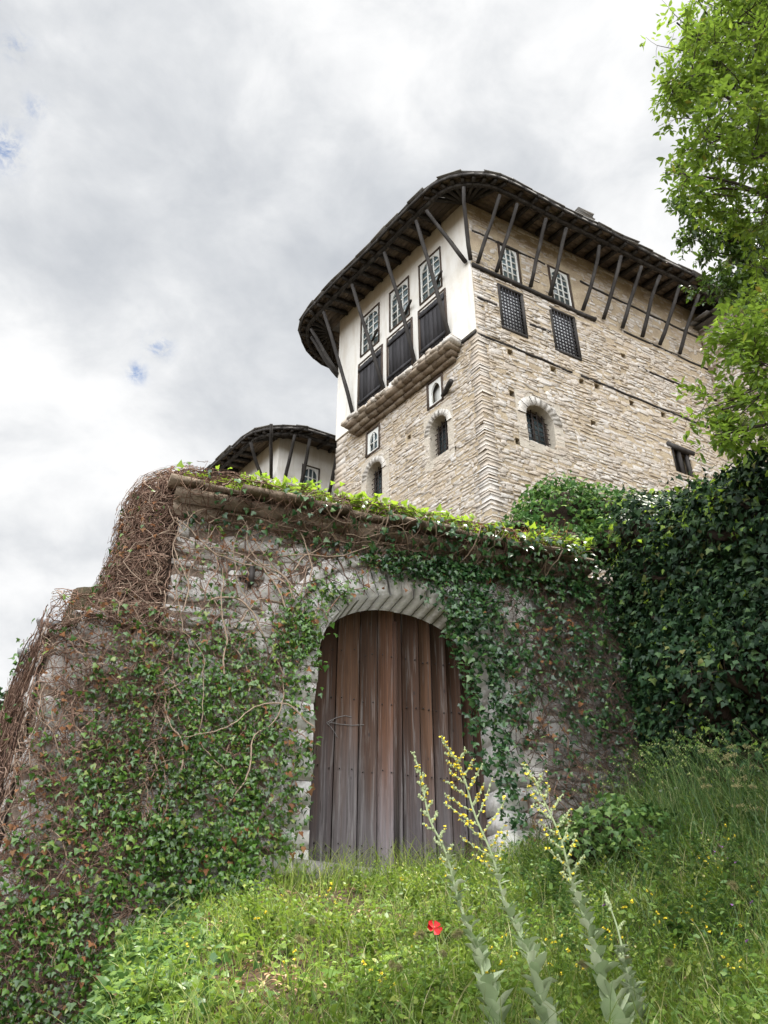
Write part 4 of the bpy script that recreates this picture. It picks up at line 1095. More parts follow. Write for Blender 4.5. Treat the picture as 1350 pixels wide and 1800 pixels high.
# ------------------------------------------------------------------ ivy on the gate and the low wall
def in_arch(s, z, pad=0.0): return (np.abs(s-CA) < HA-pad) & ((z < SPR) | (z < arch_z(s, HA-pad, SPR, RISE-pad)))
gate_front = Surf(lambda s, z: GATE(s, .045+.03*fbm(s*2+3, z*2), z), (0, 0, 0))
def build_gate_ivy():
    root = thing('ivy', 'tangle of mostly bare brown ivy stems with few leaves climbing the gateway front', 'ivy', GATE(-2.4, .1, 1.0))
    ok = lambda s, z: (~in_arch(s, z, -.02)).astype(float)*(z > ground_z(*np.moveaxis(GATE(s, .05, z)[..., :2], -1, 0)))
    bare = blobs(GATE, [(360,960,30,22,.7),(400,1010,30,16,.6),(450,1080,36,18,.6),(340,900,26,14,.5),(420,900,30,12,.5),(560,960,34,14,.6),(600,1100,20,14,.5),(640,960,30,14,.6),(570,1040,40,40,.8),(500,1010,30,35,.6),(650,1045,70,16,.9),(515,1260,18,80,.95),(520,1480,25,60,.9),(880,1300,12,60,.6),(430,950,35,20,.4),(700,940,60,18,.4),(900,1090,40,50,.45),(950,1380,90,70,.85),(740,1040,50,14,.9)])
    den = lambda s, z: ok(s, z)*(1-bare(s, z))*np.where(s < -.6, 1.0, .6)*(.4+1.1*fbm(s*1.7, z*1.7))
    st = MB()
    vines(st, gate_front, 1150, 15, .075, (HX0, 3.9), (1.3, 5.6), den, (.004, .012), wander=.4, bad=in_arch)
    vines(st, gate_front, 3300, 8, .055, (HX0, 3.9), (1.3, 5.6), den, (.002, .005), head=(1.2, 1.6), wander=.6, off=(.01, .09), bad=in_arch)
    st.build('stems', M['stem_brown'], root)
    sp = MB()
    vines(sp, gate_front, 130, 26, .085, (HX0, 1.0), (1.8, 5.6), lambda s, z: ok(s, z)*(1-bare(s, z))*.8, (.006, .014), wander=.22, off=(.05, .11), sides=4, bad=in_arch)
    sp.build('old_stems', M['stem_pale'], root)
    g = blobs(GATE, [(400,1180,60,60,.6),(345,1320,55,160,.85),(420,1420,70,90,.85),(430,1320,60,110,.75),(460,1330,32,110,.7),(522,1115,27,38,1.3),(512,1210,16,50,.7),(495,1420,22,70,.8),(450,1450,40,60,.7),
        (590,1048,26,11,.7),(555,1075,14,14,.5),(680,1000,50,10,.5),(360,1060,60,60,.12),(450,950,140,80,.08),(640,930,120,16,.3)])
    lv = MB(); put_ivy(lv, gate_front, 28000, (HX0, CA), (1.3, 5.6), lambda s, z: ok(s, z)*g(s, z)*(.3+1.1*fbm(s*3, z*3)), (.032, .07))
    # sprays hanging over the left jamb into the opening
    for (u, v, n) in ((555,1180,14),(552,1215,12),(545,1310,20),(540,1130,24),(542,1260,8),(575,1100,6)):
        s, z = GATE.pix(u, v); k = n; P = GATE(s+R.normal(0, .06, k), R.uniform(-.05, .12, k), z+R.normal(0, .09, k)); N = np.repeat(nrm(np.array([[GATE.n[0], GATE.n[1], .1]])), k, 0)
        Y, Nn = ivy_orient(N, k); leaves(lv, IVY, P, Y, Nn, R.uniform(.05, .085, k))
    lv.build('foliage', M['ivy_mid'], root)
    dl = MB(); put_ivy(dl, gate_front, 1000, (HX0, 2.6), (1.5, 5.6), lambda s, z: ok(s, z)*.7, (.04, .08)); dl.build('dead_leaves', M['dead_leaf'], root)

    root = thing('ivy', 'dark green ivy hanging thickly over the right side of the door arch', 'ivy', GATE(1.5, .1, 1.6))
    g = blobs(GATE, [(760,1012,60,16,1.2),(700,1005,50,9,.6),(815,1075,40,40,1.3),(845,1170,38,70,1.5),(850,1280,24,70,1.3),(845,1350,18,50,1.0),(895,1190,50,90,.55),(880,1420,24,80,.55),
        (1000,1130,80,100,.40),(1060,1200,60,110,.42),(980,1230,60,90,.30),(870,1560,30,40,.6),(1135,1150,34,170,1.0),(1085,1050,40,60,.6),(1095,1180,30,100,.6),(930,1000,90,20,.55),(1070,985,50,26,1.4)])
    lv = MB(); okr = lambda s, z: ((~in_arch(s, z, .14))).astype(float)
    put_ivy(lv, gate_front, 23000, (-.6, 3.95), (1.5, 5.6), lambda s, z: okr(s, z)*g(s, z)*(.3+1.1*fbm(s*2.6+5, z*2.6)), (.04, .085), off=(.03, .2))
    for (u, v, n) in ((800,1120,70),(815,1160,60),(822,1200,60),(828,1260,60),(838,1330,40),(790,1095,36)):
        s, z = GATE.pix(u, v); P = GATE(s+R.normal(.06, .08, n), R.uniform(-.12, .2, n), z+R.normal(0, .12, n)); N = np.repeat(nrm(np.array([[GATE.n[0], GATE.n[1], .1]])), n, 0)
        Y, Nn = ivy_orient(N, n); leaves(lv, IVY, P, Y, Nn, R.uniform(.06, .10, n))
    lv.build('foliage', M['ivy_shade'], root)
    st = MB(); vines(st, gate_front, 420, 16, .08, (SB, 3.95), (1.6, 5.6), lambda s, z: np.ones_like(s), (.003, .008), off=(.03, .12), bad=in_arch); st.build('stems', M['stem_dark'], root)
build_gate_ivy()

eave_top = Surf(lambda s, w: GATE(s, .46-w+.0*s, 5.93+.04+.30*np.clip(w, 0, 3)+.05*fbm(s*3, w*3)) , (0, 6, 30))
eave_face = Surf(lambda s, v: GATE(s, .47-.38*smoothstep(.0, -.42, v), 5.95+v), (0, 0, 0))
def build_eave_ivy():
    root = thing('ivy', 'bright sunlit young ivy running along the top of the gateway coping', 'ivy', GATE(-.3, .2, 6.0))
    prof = lambda s: np.interp(s, [-3.3,-2.6,-2.2,-1.5,-.5,.8,1.5,2.0,2.8], [.10,.18,.7,.8,1,1,.35,.5,.8])
    st = MB()
    vines(st, eave_top, 500, 14, .07, (-3.25, 2.8), (-.05, .6), lambda s, w: np.interp(s, [-3, 0, 2.8], [1, .7, .35]), (.003, .008), head=(0, .8), off=(.0, .06))
    vines(st, eave_face, 420, 14, .06, (-3.2, 2.8), (-.42, .04), lambda s, v: np.interp(s, [-3, 0, 2.8], [1, .8, .4]), (.003, .008), head=(-1.2, 1.2), off=(.0, .06))
    st.build('stems', M['stem_brown'], root)
    so = MB(); vines(so, eave_face, 40, 20, .07, (-3.2, 2.2), (-.40, .04), lambda s, v: np.ones_like(s)*.9, (.006, .011), head=(-.6, 1.0), wander=.3, off=(.03, .08), sides=4); so.build('old_stems', M['stem_pale'], root)
    lv = MB()
    u, v = scatter(3600, (-3.2, 2.8), (-.06, .75), lambda s, w: prof(s)*(.25+1.1*fbm(s*3.1, w*3+9)))
    P = eave_top.P(u, v); P[:, 2] += np.abs(R.normal(.05, .07, len(u)))
    Y = R.normal(0, .8, (len(u), 3))+np.array([GATE.n[0]*.5, GATE.n[1]*.5, .1]); Nn = np.array([0, 0, 1.])+R.normal(0, .55, (len(u), 3))
    leaves(lv, IVY, P, Y, Nn, R.uniform(.065, .11, len(u))); lv.build('foliage', M['ivy_sun'], root)
    ls = MB(); put_ivy(ls, eave_face, 2300, (-3.0, 2.9), (-.6, .03), lambda s, v: np.interp(s, [-3,-1,.3,1.2,2.9], [.10,.22,.35,.8,1.0])*(.2+1.2*fbm(s*2.3+5, v*4)), (.055, .095), off=(.02, .16)); ls.build('hanging_foliage', M['ivy_shade'], root)
    d = MB(); u, v = scatter(260, (.9, 2.0), (-.08, .4), lambda s, w: np.exp(-((s-1.35)/.35)**2)); P = eave_top.P(u, v)+[0, 0, .05]
    leaves(d, IVY, P, R.normal(0, 1, (len(u), 3)), np.array([0, 0, 1.])+R.normal(0, .6, (len(u), 3)), R.uniform(.05, .09, len(u))); d.build('dead_leaves', M['dead_leaf'], root)
build_eave_ivy()

low_front = Surf(lambda s, z: LFRONT(s, .05+.05*fbm(s*1.5+8, z*1.5), z), (0, 0, 0))
low_side = Surf(lambda u, z: LR(u, .02+(.10*fbm(u*1.2+2, z*1.2)+.10*smoothstep(4.0, 1.0, z))*smoothstep(0, 1.2, u), z), (-9, 4, 2))
def low_top_f(u, w):   # over the top of the low wall, both legs
    z = 3.78+.36*fbm(u*1.6+2, w*2)-.25*smoothstep(.35, -.2, u)
    a = LFRONT(u-4.1, .10-w+.10*(fbm(u*3, 1.)-.5), z)
    return a
low_top = Surf(low_top_f, (0, 5, 30))
def build_low_ivy():
    root = thing('ivy', 'sheet of small green ivy leaves and brown stems smothering the low wall', 'ivy', (-3.0, 8.6, 0))
    g = blobs(LFRONT, [(350,1575,70,30,1.3),(440,1545,50,28,1.2),(300,1600,50,40,1.2),(330,1300,110,150,.95),(250,1180,70,60,.30),(270,1420,110,110,.9),(200,1560,120,70,.45),(100,1640,120,90,.7),(180,1720,110,70,.75),(60,1500,70,60,.40),(40,1780,120,60,.9),(130,1320,60,120,.25),(110,1150,70,60,.10),(430,1380,70,120,.8)])
    bare = blobs(LFRONT, [(90,1225,28,30,.8),(110,1290,36,26,.85),(150,1110,45,14,.7),(240,1125,30,18,.6),(20,1420,25,25,.7),(65,1430,20,25,.6),(150,1180,50,30,.35)])
    gz = lambda s, z: (z > ground_z(*np.moveaxis(LFRONT(s, .1, z)[..., :2], -1, 0))-.15).astype(float)
    ur, vr = (-4.25, -1.75), (-.7, 4.2)
    lim = lambda s, z: gz(s, z)*((s < HX0) | (z < 1.9))
    st = MB()
    vines(st, low_front, 700, 13, .075, (-4.25, HX0+.1), vr, lambda s, z: lim(s, z)*(1-bare(s, z)), (.004, .011), wander=.45)
    vines(st, low_front, 2000, 7, .05, (-4.25, HX0+.1), vr, lambda s, z: lim(s, z)*(1-.8*bare(s, z)), (.002, .0045), head=(1.2, 1.8), wander=.7, off=(.02, .12))
    vines(st, low_top, 420, 9, .05, (-.15, 1.2), (-.08, .5), lambda u, w: np.ones_like(u), (.003, .008), head=(.2, 2.5), wander=.7, off=(.0, .07))
    st.build('stems', M['stem_brown'], root)
    sp = MB(); vines(sp, low_front, 120, 22, .075, (-4.25, HX0), vr, lambda s, z: lim(s, z)*.8, (.004, .009), wander=.35, off=(.02, .06), sides=4); sp.build('old_stems', M['stem_pale'], root)
    lv = MB(); put_ivy(lv, low_front, 24000, ur, vr, lambda s, z: lim(s, z)*g(s, z)*(1-bare(s, z))*(.35+1.0*fbm(s*3+2, z*3)), (.032, .072), off=(.03, .15)); lv.build('foliage', M['ivy_mid'], root)
    dl = MB(); put_ivy(dl, low_front, 1300, ur, vr, lambda s, z: lim(s, z)*.7, (.035, .07), off=(.03, .13)); dl.build('dead_leaves', M['dead_leaf'], root)
    root = thing('ivy', 'thick thatch of leafless brown ivy on the receding left flank of the low wall', 'ivy', (-4.6, 10.0, 0))
    th = MB(); U, Z = np.meshgrid(np.linspace(-.05, 7, 60), np.linspace(-1.5, 3.95, 50)); P = low_side.P(U, Z); i = np.arange(U.size).reshape(U.shape)
    th.add(P.reshape(-1, 3), np.stack([i[:-1,:-1], i[:-1,1:], i[1:,1:], i[1:,:-1]], -1).reshape(-1, 4)); th.build('thatch', M['twig_mat'], root, True)
    st = MB()
    vines(st, low_side, 1300, 11, .08, (-.1, 6.5), (-.5, 4.0), lambda u, z: np.ones_like(u), (.004, .010), head=(0, 3), wander=.7, off=(.0, .08), ust=2.6)
    vines(st, low_side, 2600, 6, .06, (-.1, 6.5), (-.5, 4.02), lambda u, z: np.ones_like(u), (.002, .005), head=(0, 3), wander=.9, off=(.0, .10), ust=2.6)
    st.build('stems', M['stem_brown'], root)
    lv = MB(); put_ivy(lv, low_side, 900, (0, 6), (0, 4.2), lambda u, z: .25+.7*(z < 2.2), (.05, .08), off=(.05, .2)); lv.build('foliage', M['ivy_mid'], root)
build_low_ivy()

# bulk of old ivy leaning on the left end of the gateway
def bulk_f(u, v):
    # u 0..3.2 along the plan line, v 4.0..6.35 height
    t = np.clip((v-4.1)/2.15, 0, 1.2)
    top = np.array([(-2.58, 8.93), (-3.02, 9.02), (-3.36, 9.40), (-3.52, 10.2), (-3.65, 11.6)]); bot = np.array([(-2.64, 8.95), (-3.18, 9.02), (-3.56, 9.42), (-3.84, 10.3), (-4.0, 11.7)])
    k = np.array([0, .4, .9, 1.75, 3.2])
    x = np.interp(u, k, top[:, 0])*t + np.interp(u, k, bot[:, 0])*(1-t); y = np.interp(u, k, top[:, 1])*t + np.interp(u, k, bot[:, 1])*(1-t)
    c = np.clip((v-6.0)/.42, 0, 1); x = x+.26*c*c; y = y+.2*c*c
    b = .16*(fbm(u*2.2+v, v*2.2+4)-.5)
    return np.stack([x-b, y-b, np.minimum(v, 6.0+.36*np.sin(c*np.pi/2))+0*u], -1)
bulk = Surf(bulk_f, (-12, 2, 6))
def build_bulk():
    root = thing('ivy', 'shaggy brown mass of old ivy heaped on the left shoulder of the gateway', 'ivy', (-3.3, 9.6, 4.1))
    U, V = np.meshgrid(np.linspace(0, 3.2, 40), np.linspace(3.9, 6.42, 36)); i = np.arange(U.size).reshape(U.shape); mb = MB()
    mb.add(bulk.P(U, V).reshape(-1, 3), np.stack([i[:-1,:-1], i[:-1,1:], i[1:,1:], i[1:,:-1]], -1).reshape(-1, 4)); mb.build('thatch', M['twig_mat'], root, True)
    st = MB(); one = lambda u, v: np.ones_like(u)
    vines(st, bulk, 1500, 11, .06, (0, 2.6), (4.0, 6.42), one, (.003, .009), wander=.5, off=(.0, .12))
    vines(st, bulk, 3000, 6, .045, (0, 2.6), (4.0, 6.42), one, (.002, .005), head=(0, 3), wander=.9, off=(.02, .2))
    st.build('stems', M['stem_brown'], root)
    sp = MB(); vines(sp, bulk, 90, 16, .07, (0, 2.0), (4.0, 6.42), one, (.004, .009), wander=.4, off=(.05, .16), sides=4); sp.build('old_stems', M['stem_pale'], root)
    lv = MB(); put_ivy(lv, bulk, 1500, (.1, 2.6), (4.1, 6.4), lambda u, v: .12+.75*np.exp(-((u-1.0)/.35)**2-((v-4.7)/.5)**2), (.05, .085), off=(.05, .2)); lv.build('foliage', M['ivy_mid'], root)
    dl = MB(); put_ivy(dl, bulk, 260, (.1, 2.6), (4.1, 6.4), one, (.04, .07), off=(.05, .2)); dl.build('dead_leaves', M['dead_leaf'], root)
build_bulk()

# ------------------------------------------------------------------ dark ivy on the right
def rw_f(u, v):
    """v: arc length up the face, then back over the top (from 6.3 on)"""
    z = np.minimum(v, 6.15); over = np.clip(v-6.15, 0, 3)
    r = .7; ang = np.clip(over/r, 0, np.pi/2); z = z + r*np.sin(ang); back = r*(1-np.cos(ang)) + np.clip(over-r*np.pi/2, 0, 9)
    d = .04+(.75*(fbm(u*.9+3, v*.9+2))+.5*fbm(u*2.3, v*2.3) + .2*smoothstep(2.0, 4.5, v))*(.15+.85*smoothstep(-.3, 1.3, u)) - back
    return RW(u, d, z+(.7*(fbm(u*1.1, 3.3)-.5)+.3*(fbm(u*3.1, 7.3)-.5)-.33*u)*smoothstep(3, 6.3, v))
rw = Surf(rw_f, (0, 0, 9))
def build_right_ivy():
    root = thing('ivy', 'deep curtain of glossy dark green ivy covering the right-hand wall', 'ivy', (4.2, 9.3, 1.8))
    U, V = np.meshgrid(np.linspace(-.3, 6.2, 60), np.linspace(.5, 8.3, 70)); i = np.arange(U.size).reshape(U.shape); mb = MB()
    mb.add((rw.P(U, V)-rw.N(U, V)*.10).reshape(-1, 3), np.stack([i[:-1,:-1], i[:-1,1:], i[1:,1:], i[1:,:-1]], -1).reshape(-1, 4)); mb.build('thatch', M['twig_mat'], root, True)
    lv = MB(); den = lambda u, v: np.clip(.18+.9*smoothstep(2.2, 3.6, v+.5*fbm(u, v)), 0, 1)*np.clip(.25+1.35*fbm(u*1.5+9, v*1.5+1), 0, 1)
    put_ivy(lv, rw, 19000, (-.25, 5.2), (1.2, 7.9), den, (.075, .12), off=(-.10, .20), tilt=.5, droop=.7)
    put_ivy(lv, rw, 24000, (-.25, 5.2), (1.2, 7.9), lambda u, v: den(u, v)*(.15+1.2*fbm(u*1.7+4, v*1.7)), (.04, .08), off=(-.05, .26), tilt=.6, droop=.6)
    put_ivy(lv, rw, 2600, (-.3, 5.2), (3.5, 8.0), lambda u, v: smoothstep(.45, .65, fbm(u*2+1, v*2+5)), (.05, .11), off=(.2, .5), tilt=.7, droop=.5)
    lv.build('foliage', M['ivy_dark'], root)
    st = MB(); vines(st, rw, 500, 12, .08, (-.2, 5), (1.0, 4.2), lambda u, v: np.ones_like(u), (.003, .009), off=(-.06, .1)); st.build('stems', M['stem_dark'], root)
    yl = MB(); put_ivy(yl, rw, 900, (-.2, 5), (6.2, 7.8), lambda u, v: np.ones_like(u)*.8, (.05, .09), off=(.1, .3)); put_ivy(yl, rw, 1500, (-.2, 5), (2.5, 6.5), lambda u, v: smoothstep(.5, .68, fbm(u*1.3+6, v*1.3)), (.04, .08), off=(.1, .3)); yl.build('sunlit_young_foliage', M['ivy_sun'], root)  # pale leaves along the top carry sunlight in their colour
build_right_ivy()
def mound(c, r):
    c = np.array(c, float); r = np.array(r, float)
    def f(a, e):
        k = 1+.28*(fbm(a*1.6+c[0]*3, e*1.9+c[1])-.5)*2*.6
        return c + np.stack([r[0]*np.cos(e)*np.cos(a)*k, r[1]*np.cos(e)*np.sin(a)*k, r[2]*np.sin(e)*k], -1)
    return f
class Mound(Surf):
    def __init__(s, c, r): Surf.__init__(s, mound(c, r), c); s.c = np.array(c); s.r = np.array(r)
    def N(s, u, v): return nrm((s.P(u, v)-s.c)/s.r**2)
def bush(name, label, cat, lst, mat, n, size, tmpl=IVY, group=None, base=None, stemmat='stem_dark', extra=None, off=(-.12, .12)):
    c0 = lst[0][0]; root = thing(name, label, cat, base if base is not None else (c0[0], c0[1], c0[2]-lst[0][1][2]), group)
    lv = MB(); core = MB()
    for c, r in lst:
        m = Mound(c, r); vol = max(r[0]*r[2], .01); k = int(n*vol/sum(q[0]*q[2] for _, q in lst))
        put_ivy(lv, m, k, (-np.pi, np.pi), (-.5, 1.5), lambda a, e: np.cos(e)*(.4+.9*fbm(a*2+c[0], e*2.5)), size, tmpl, off, .6)
        A, E_ = np.meshgrid(np.linspace(-np.pi, np.pi, 22), np.linspace(-1.4, 1.5, 14)); i = np.arange(A.size).reshape(A.shape)
        core.add((m.c+(m.P(A, E_)-m.c)*.72).reshape(-1, 3), np.stack([i[:-1,:-1], i[:-1,1:], i[1:,1:], i[1:,:-1]], -1).reshape(-1, 4))
    lv.build('foliage', M[mat], root); core.build('thatch', M['twig_mat'], root, True)  # dark core stands for the shaded gaps in the leaves
    return root
def at_y(u, v, y): r = ray(u, v); return r/r[1]*y
bush('ivy', 'rounded ivy bush with pale sunlit top behind the right end of the coping', 'ivy',
     [(at_y(985, 925, 11.9), (.75, .6, .80)), (at_y(1060, 925, 11.9), (.75, .6, .62)), (at_y(1120, 950, 11.8), (.55, .6, .55)), (at_y(925, 935, 11.8), (.35, .4, .30)), (at_y(1075, 962, 11.3), (.45, .4, .35)), (at_y(985, 955, 11.0), (.5, .3, .22)), (at_y(905, 930, 10.9), (.3, .25, .14))], 'ivy_bush', 7800, (.055, .105))
def build_stonecrop():
    root = thing('stonecrop', 'reddish dry tuft growing on the right end of the coping', 'plant', GATE(2.0, .1, 6.0))
    n = 420; c = GATE(2.05, .05, 6.02); d = nrm(R.normal(0, 1, (n, 3))*[1, .7, .5]+[0, 0, .55]); L = R.uniform(.15, .42, n)
    P0 = c+R.normal(0, 1, (n, 3))*[.22, .12, .02]; t = np.linspace(0, 1, 4)[None, :, None]; P = P0[:, None]+d[:, None]*L[:, None, None]*t
    mb = MB(); tubes(mb, P, np.full((n, 4), .004)); mb.build('stems', M['rust_plant'], root)
    lv = MB(); q = P[:, 1:].reshape(-1, 3); leaves(lv, OVAL, q, R.normal(0, 1, q.shape), R.normal(0, 1, q.shape), R.uniform(.02, .045, len(q))); lv.build('foliage', M['rust_plant'], root)
build_stonecrop()
gx = at_y(1080, 1455, 8.6)
bush('ivy', 'low ivy hummock in the grass below the dark retaining wall', 'ivy', [(at_y(1085, 1475, 8.7), (.42, .4, .32)), (at_y(1130, 1490, 8.5), (.34, .35, .28)), (at_y(1030, 1490, 8.8), (.3, .3, .25))], 'ivy_bank', 3600, (.04, .08), off=(-.16, .12))
bush('shrub', 'dark green shrub just visible at the left edge beyond the low wall', 'shrub', [(at_y(-15, 1275, 13.0), (.6, .6, .55)), (at_y(-60, 1290, 13.0), (.8, .6, .6)), (at_y(-40, 1330, 13.0)-np.array([0, 0, .9]), (.9, .8, 1.0)), (at_y(-40, 1330, 13.0)-np.array([0, 0, 2.2]), (1., .9, 1.1)), (at_y(-40, 1330, 13.0)-np.array([0, 0, 3.6]), (1., .9, 1.2))], 'ivy_shade', 6500, (.07, .12))

# ------------------------------------------------------------------ meadow
def in_meadow(x, y):
    q = (x-G0[0])*GATE.n[0] + (y-G0[1])*GATE.n[1]; rq = (x-RW0[0])*RW.n[0] + (y-RW0[1])*RW.n[1]
    xe = -1.42 - .25*(np.clip(y, 2, 11)-5.3)
    return (q > .02) & (rq > .05) & (x > xe-.25) & (y > 3.9) & (np.abs(x) < .68*y+.6)
def ground_pts(n, dens=None, yr=(3.9, 11.5)):
    y = yr[0]+(yr[1]-yr[0])*R.random(int(n*1.15))**1.25; n = len(y); x = R.uniform(-1, 1, n)*(.66*y+.3); k = in_meadow(x, y)
    if dens is not None: k &= R.random(n) < dens(x, y)
    x, y = x[k], y[k]; return np.stack([x, y, ground_z(x, y)], -1)
def blades(mb, P, H, W_, lean, K=4):
    n = len(P); a = R.uniform(0, 2*np.pi, n); d = np.stack([np.cos(a), np.sin(a), np.zeros(n)], -1); side = np.stack([-np.sin(a), np.cos(a), np.zeros(n)], -1)
    rot = R.uniform(-1.2, 1.2, n)[:, None]; side = side*np.cos(rot)+d*np.sin(rot)
    L = (R.uniform(*lean, n)*H)[:, None]; H_ = H[:, None]; V = []
    for k in range(K):
        t = k/(K-1); c = P + d*L*t**2 + np.array([0, 0, 1.])*H_*(t-.28*t**3*np.minimum(L/H_, 1.3)); w = (W_*(1-t)**.7+.0004)[:, None]
        if k < K-1: V += [c-side*w, c+side*w]
        else: V += [c]
    V = np.stack(V, 1); q = [[2*k, 2*k+1, 2*k+3, 2*k+2] for k in range(K-2)]; m = 2*(K-2)
    mb.inst2(V, [q, [[m, m+1, m+2]]])
def build_meadow():
    dry = lambda x, y: np.maximum.reduce([np.exp(-((x-a)/sx)**2-((y-b)/sy)**2) for a, b, sx, sy in DRY])
    g = MB(); d = lambda x, y: (.45+.8*fbm(x*1.4+3, y*1.4))*(1-.93*dry(x, y))
    P = ground_pts(52000, d); n = len(P)
    blades(g, P, R.uniform(.06, .24, n)*(.35+1.5*fbm(P[:,0]*1.3+9, P[:,1]*1.3)**1.3), R.uniform(.0022, .0055, n), (.2, 1.2))
    o = g.build('meadow_grass', M['grass']); tag(o, 'bright mixed meadow grass on the slope below the gate', 'grass', kind='stuff')
    g = MB(); P = ground_pts(22000, lambda x, y: smoothstep(.4, 2.2, x+.4*(y-7))*(.3+.9*fbm(x*.9, y*.9+5))); n = len(P)
    blades(g, P, R.uniform(.15, .5, n)*(.6+.9*smoothstep(1.2, 3.2, P[:, 0]+.3*(P[:, 1]-7))), R.uniform(.0025, .0058, n), (.3, 1.1), 5)
    o = g.build('tall_grass', M['grass_dark']); tag(o, 'taller bluish grass on the rising ground at the right', 'grass', kind='stuff')
    P = ground_pts(9500, lambda x, y: (.2+1.1*fbm(x*1.1+30, y*1.1))*(1-.93*dry(x, y))); n = len(P); g = MB()
    blades(g, P, R.uniform(.2, .5, n), R.uniform(.002, .0045, n), (.3, 1.2), 6)
    o = g.build('arching_grass', M['grass_arch']); tag(o, 'longer arching grass blades and dry stalks standing above the meadow', 'grass', kind='stuff')
    # long fine stems at the foot of the door and wall
    g = MB(); n = 1500; s = R.uniform(-1.6, 1.9, n); P = GATE(s, R.uniform(.08, .8, n), 0*s); P[:, 2] = ground_z(P[:, 0], P[:, 1])
    blades(g, P, R.uniform(.15, .6, n)**1.15, R.uniform(.002, .004, n), (.2, 1.3), 6)
    o = g.build('door_grass', M['grass']); tag(o, 'fine arching grass growing along the door sill', 'grass', kind='stuff')
    # weeds: many small leaves
    def weed(name, label, n, size, tm, mat, hr, dens):
        mb = MB(); P = ground_pts(n, dens); k = len(P); P[:, 2] += R.uniform(*hr, k)*(.4+1.2*fbm(P[:,0]*1.5+2, P[:,1]*1.5+7))
        Y = np.stack([R.normal(0, 1, k), R.normal(0, 1, k), R.normal(.1, .45, k)], -1); Nn = np.array([0, -.25, 1.])+R.normal(0, .45, (k, 3))
        leaves(mb, tm, P, Y, Nn, R.uniform(*size, k)); tag(mb.build(name, M[mat]), label, 'ground cover', kind='stuff')
    weed('clover', 'small round weed leaves filling the meadow', 34000, (.018, .045), ROUND, 'weed', (.0, .16), lambda x, y: (.35+.9*fbm(x*1.7+8, y*1.7))*(1-.95*dry(x, y)))
    weed('wild_herbs', 'pointed weed leaves mixed through the meadow', 24000, (.035, .075), OVAL, 'weed', (.0, .2), lambda x, y: (.2+1.0*fbm(x*1.2+1, y*1.2+4))*(1-.95*dry(x, y)))
    weed('dark_herbs', 'shaded broad weed leaves near the right bank and wall foot', 20000, (.03, .075), LANCE, 'ivy_bank', (.0, .35), lambda x, y: smoothstep(.7, 2.2, x+.3*(y-7))*(.2+.9*fbm(x*1.3, y*1.3)))
    mb = MB(); P = ground_pts(22000, lambda x, y: np.clip(1.3*dry(x, y)+.02, 0, 1)); k = len(P); P[:, 2] += R.uniform(.0, .05, k)
    leaves(mb, OVAL, P, np.stack([R.normal(0, 1, k), R.normal(0, 1, k), R.normal(0, .2, k)], -1), np.array([0, 0, 1.])+R.normal(0, .4, (k, 3)), R.uniform(.03, .075, k), 2.)
    tag(mb.build('leaf_litter', M['litter']), 'dry brown leaf litter in the bare patches of the slope', 'leaf litter', kind='stuff')
    # creeping ivy over the edge of the bank
    mb = MB(); y = R.uniform(4.6, 9.3, 5200); xe = -1.42-.25*(np.clip(y, 2, 11)-5.3); x = xe+R.normal(0, .30, 5200)-.12; P = np.stack([x, y, ground_z(x, y)], -1)
    e = .05; gx_ = (ground_z(x+e, y)-ground_z(x-e, y))/(2*e); N = nrm(np.stack([-gx_, 0*x-.3, 0*x+1], -1)); P = P+N*R.uniform(.02, .14, (len(P), 1))
    Y = nrm(np.stack([-np.abs(R.normal(0, .8, len(x))), R.normal(0, .7, len(x)), R.normal(-.3, .4, len(x))], -1)); leaves(mb, IVY, P, Y, N+R.normal(0, .4, N.shape), R.uniform(.05, .09, len(x)))
    tag(mb.build('creeping_ivy', M['ivy_bank']), 'creeping ivy spilling over the left edge of the bank', 'ground cover', kind='stuff')
def gpix(u, v):
    """where a view ray first meets the slope"""
    r = ray(u, v); r = r/r[1]; ys = np.linspace(3.5, 11.5, 400); P = r[None]*ys[:, None]; gz = ground_z(P[:, 0], P[:, 1])
    k = np.argmax(gz > P[:, 2]); return P[k] if (gz > P[:, 2]).any() else P[-1]
DRY = []
for u, v, a, b in ((320,1650,.30,.30),(430,1725,.22,.25),(440,1745,.35,.25),(560,1590,.28,.25),(260,1720,.25,.3),(610,1600,.2,.2),(520,1560,.25,.2)):
    p = gpix(u, v+8); DRY.append((p[0], p[1], a*1.6, b*2.4))
build_meadow()

# ------------------------------------------------------------------ flowers and single plants
def stem_tube(P, r0, r1, sides=5):
    mb = MB(); P = np.array(P, float)[None]; tubes(mb, P, np.linspace(r0, r1, P.shape[1])[None], sides); return mb
def spline(pts, n):
    pts = np.array(pts, float); t = np.linspace(0, len(pts)-1, n); i = np.clip(t.astype(int), 0, len(pts)-2); f = (t-i)[:, None]
    g = lambda k: pts[np.clip(k, 0, len(pts)-1)]
    p0, p1, p2, p3 = g(i-1), g(i), g(i+1), g(i+2)
    return .5*((2*p1)+(-p0+p2)*f+(2*p0-5*p1+4*p2-p3)*f**2+(-p0+3*p1-3*p2+p3)*f**3)
def petals(mb, c, r, n=5, nv=None):
    c = np.asarray(c, float); k = len(c)
    for j in range(n):
        a = 2*np.pi*j/n+R.uniform(0, .4, k); up = nv if nv is not None else nrm(np.array([0, -.5, 1.])+R.normal(0, .5, (k, 3)))
        X = nrm(np.cross(up, np.array([1., .2, .1]))); Yv = np.cross(up, X); Y = X*np.cos(a)[:, None]+Yv*np.sin(a)[:, None]+up*.25
        leaves(mb, ROUND, c, Y, up, np.full(k, r)*R.uniform(.8, 1.15, k))
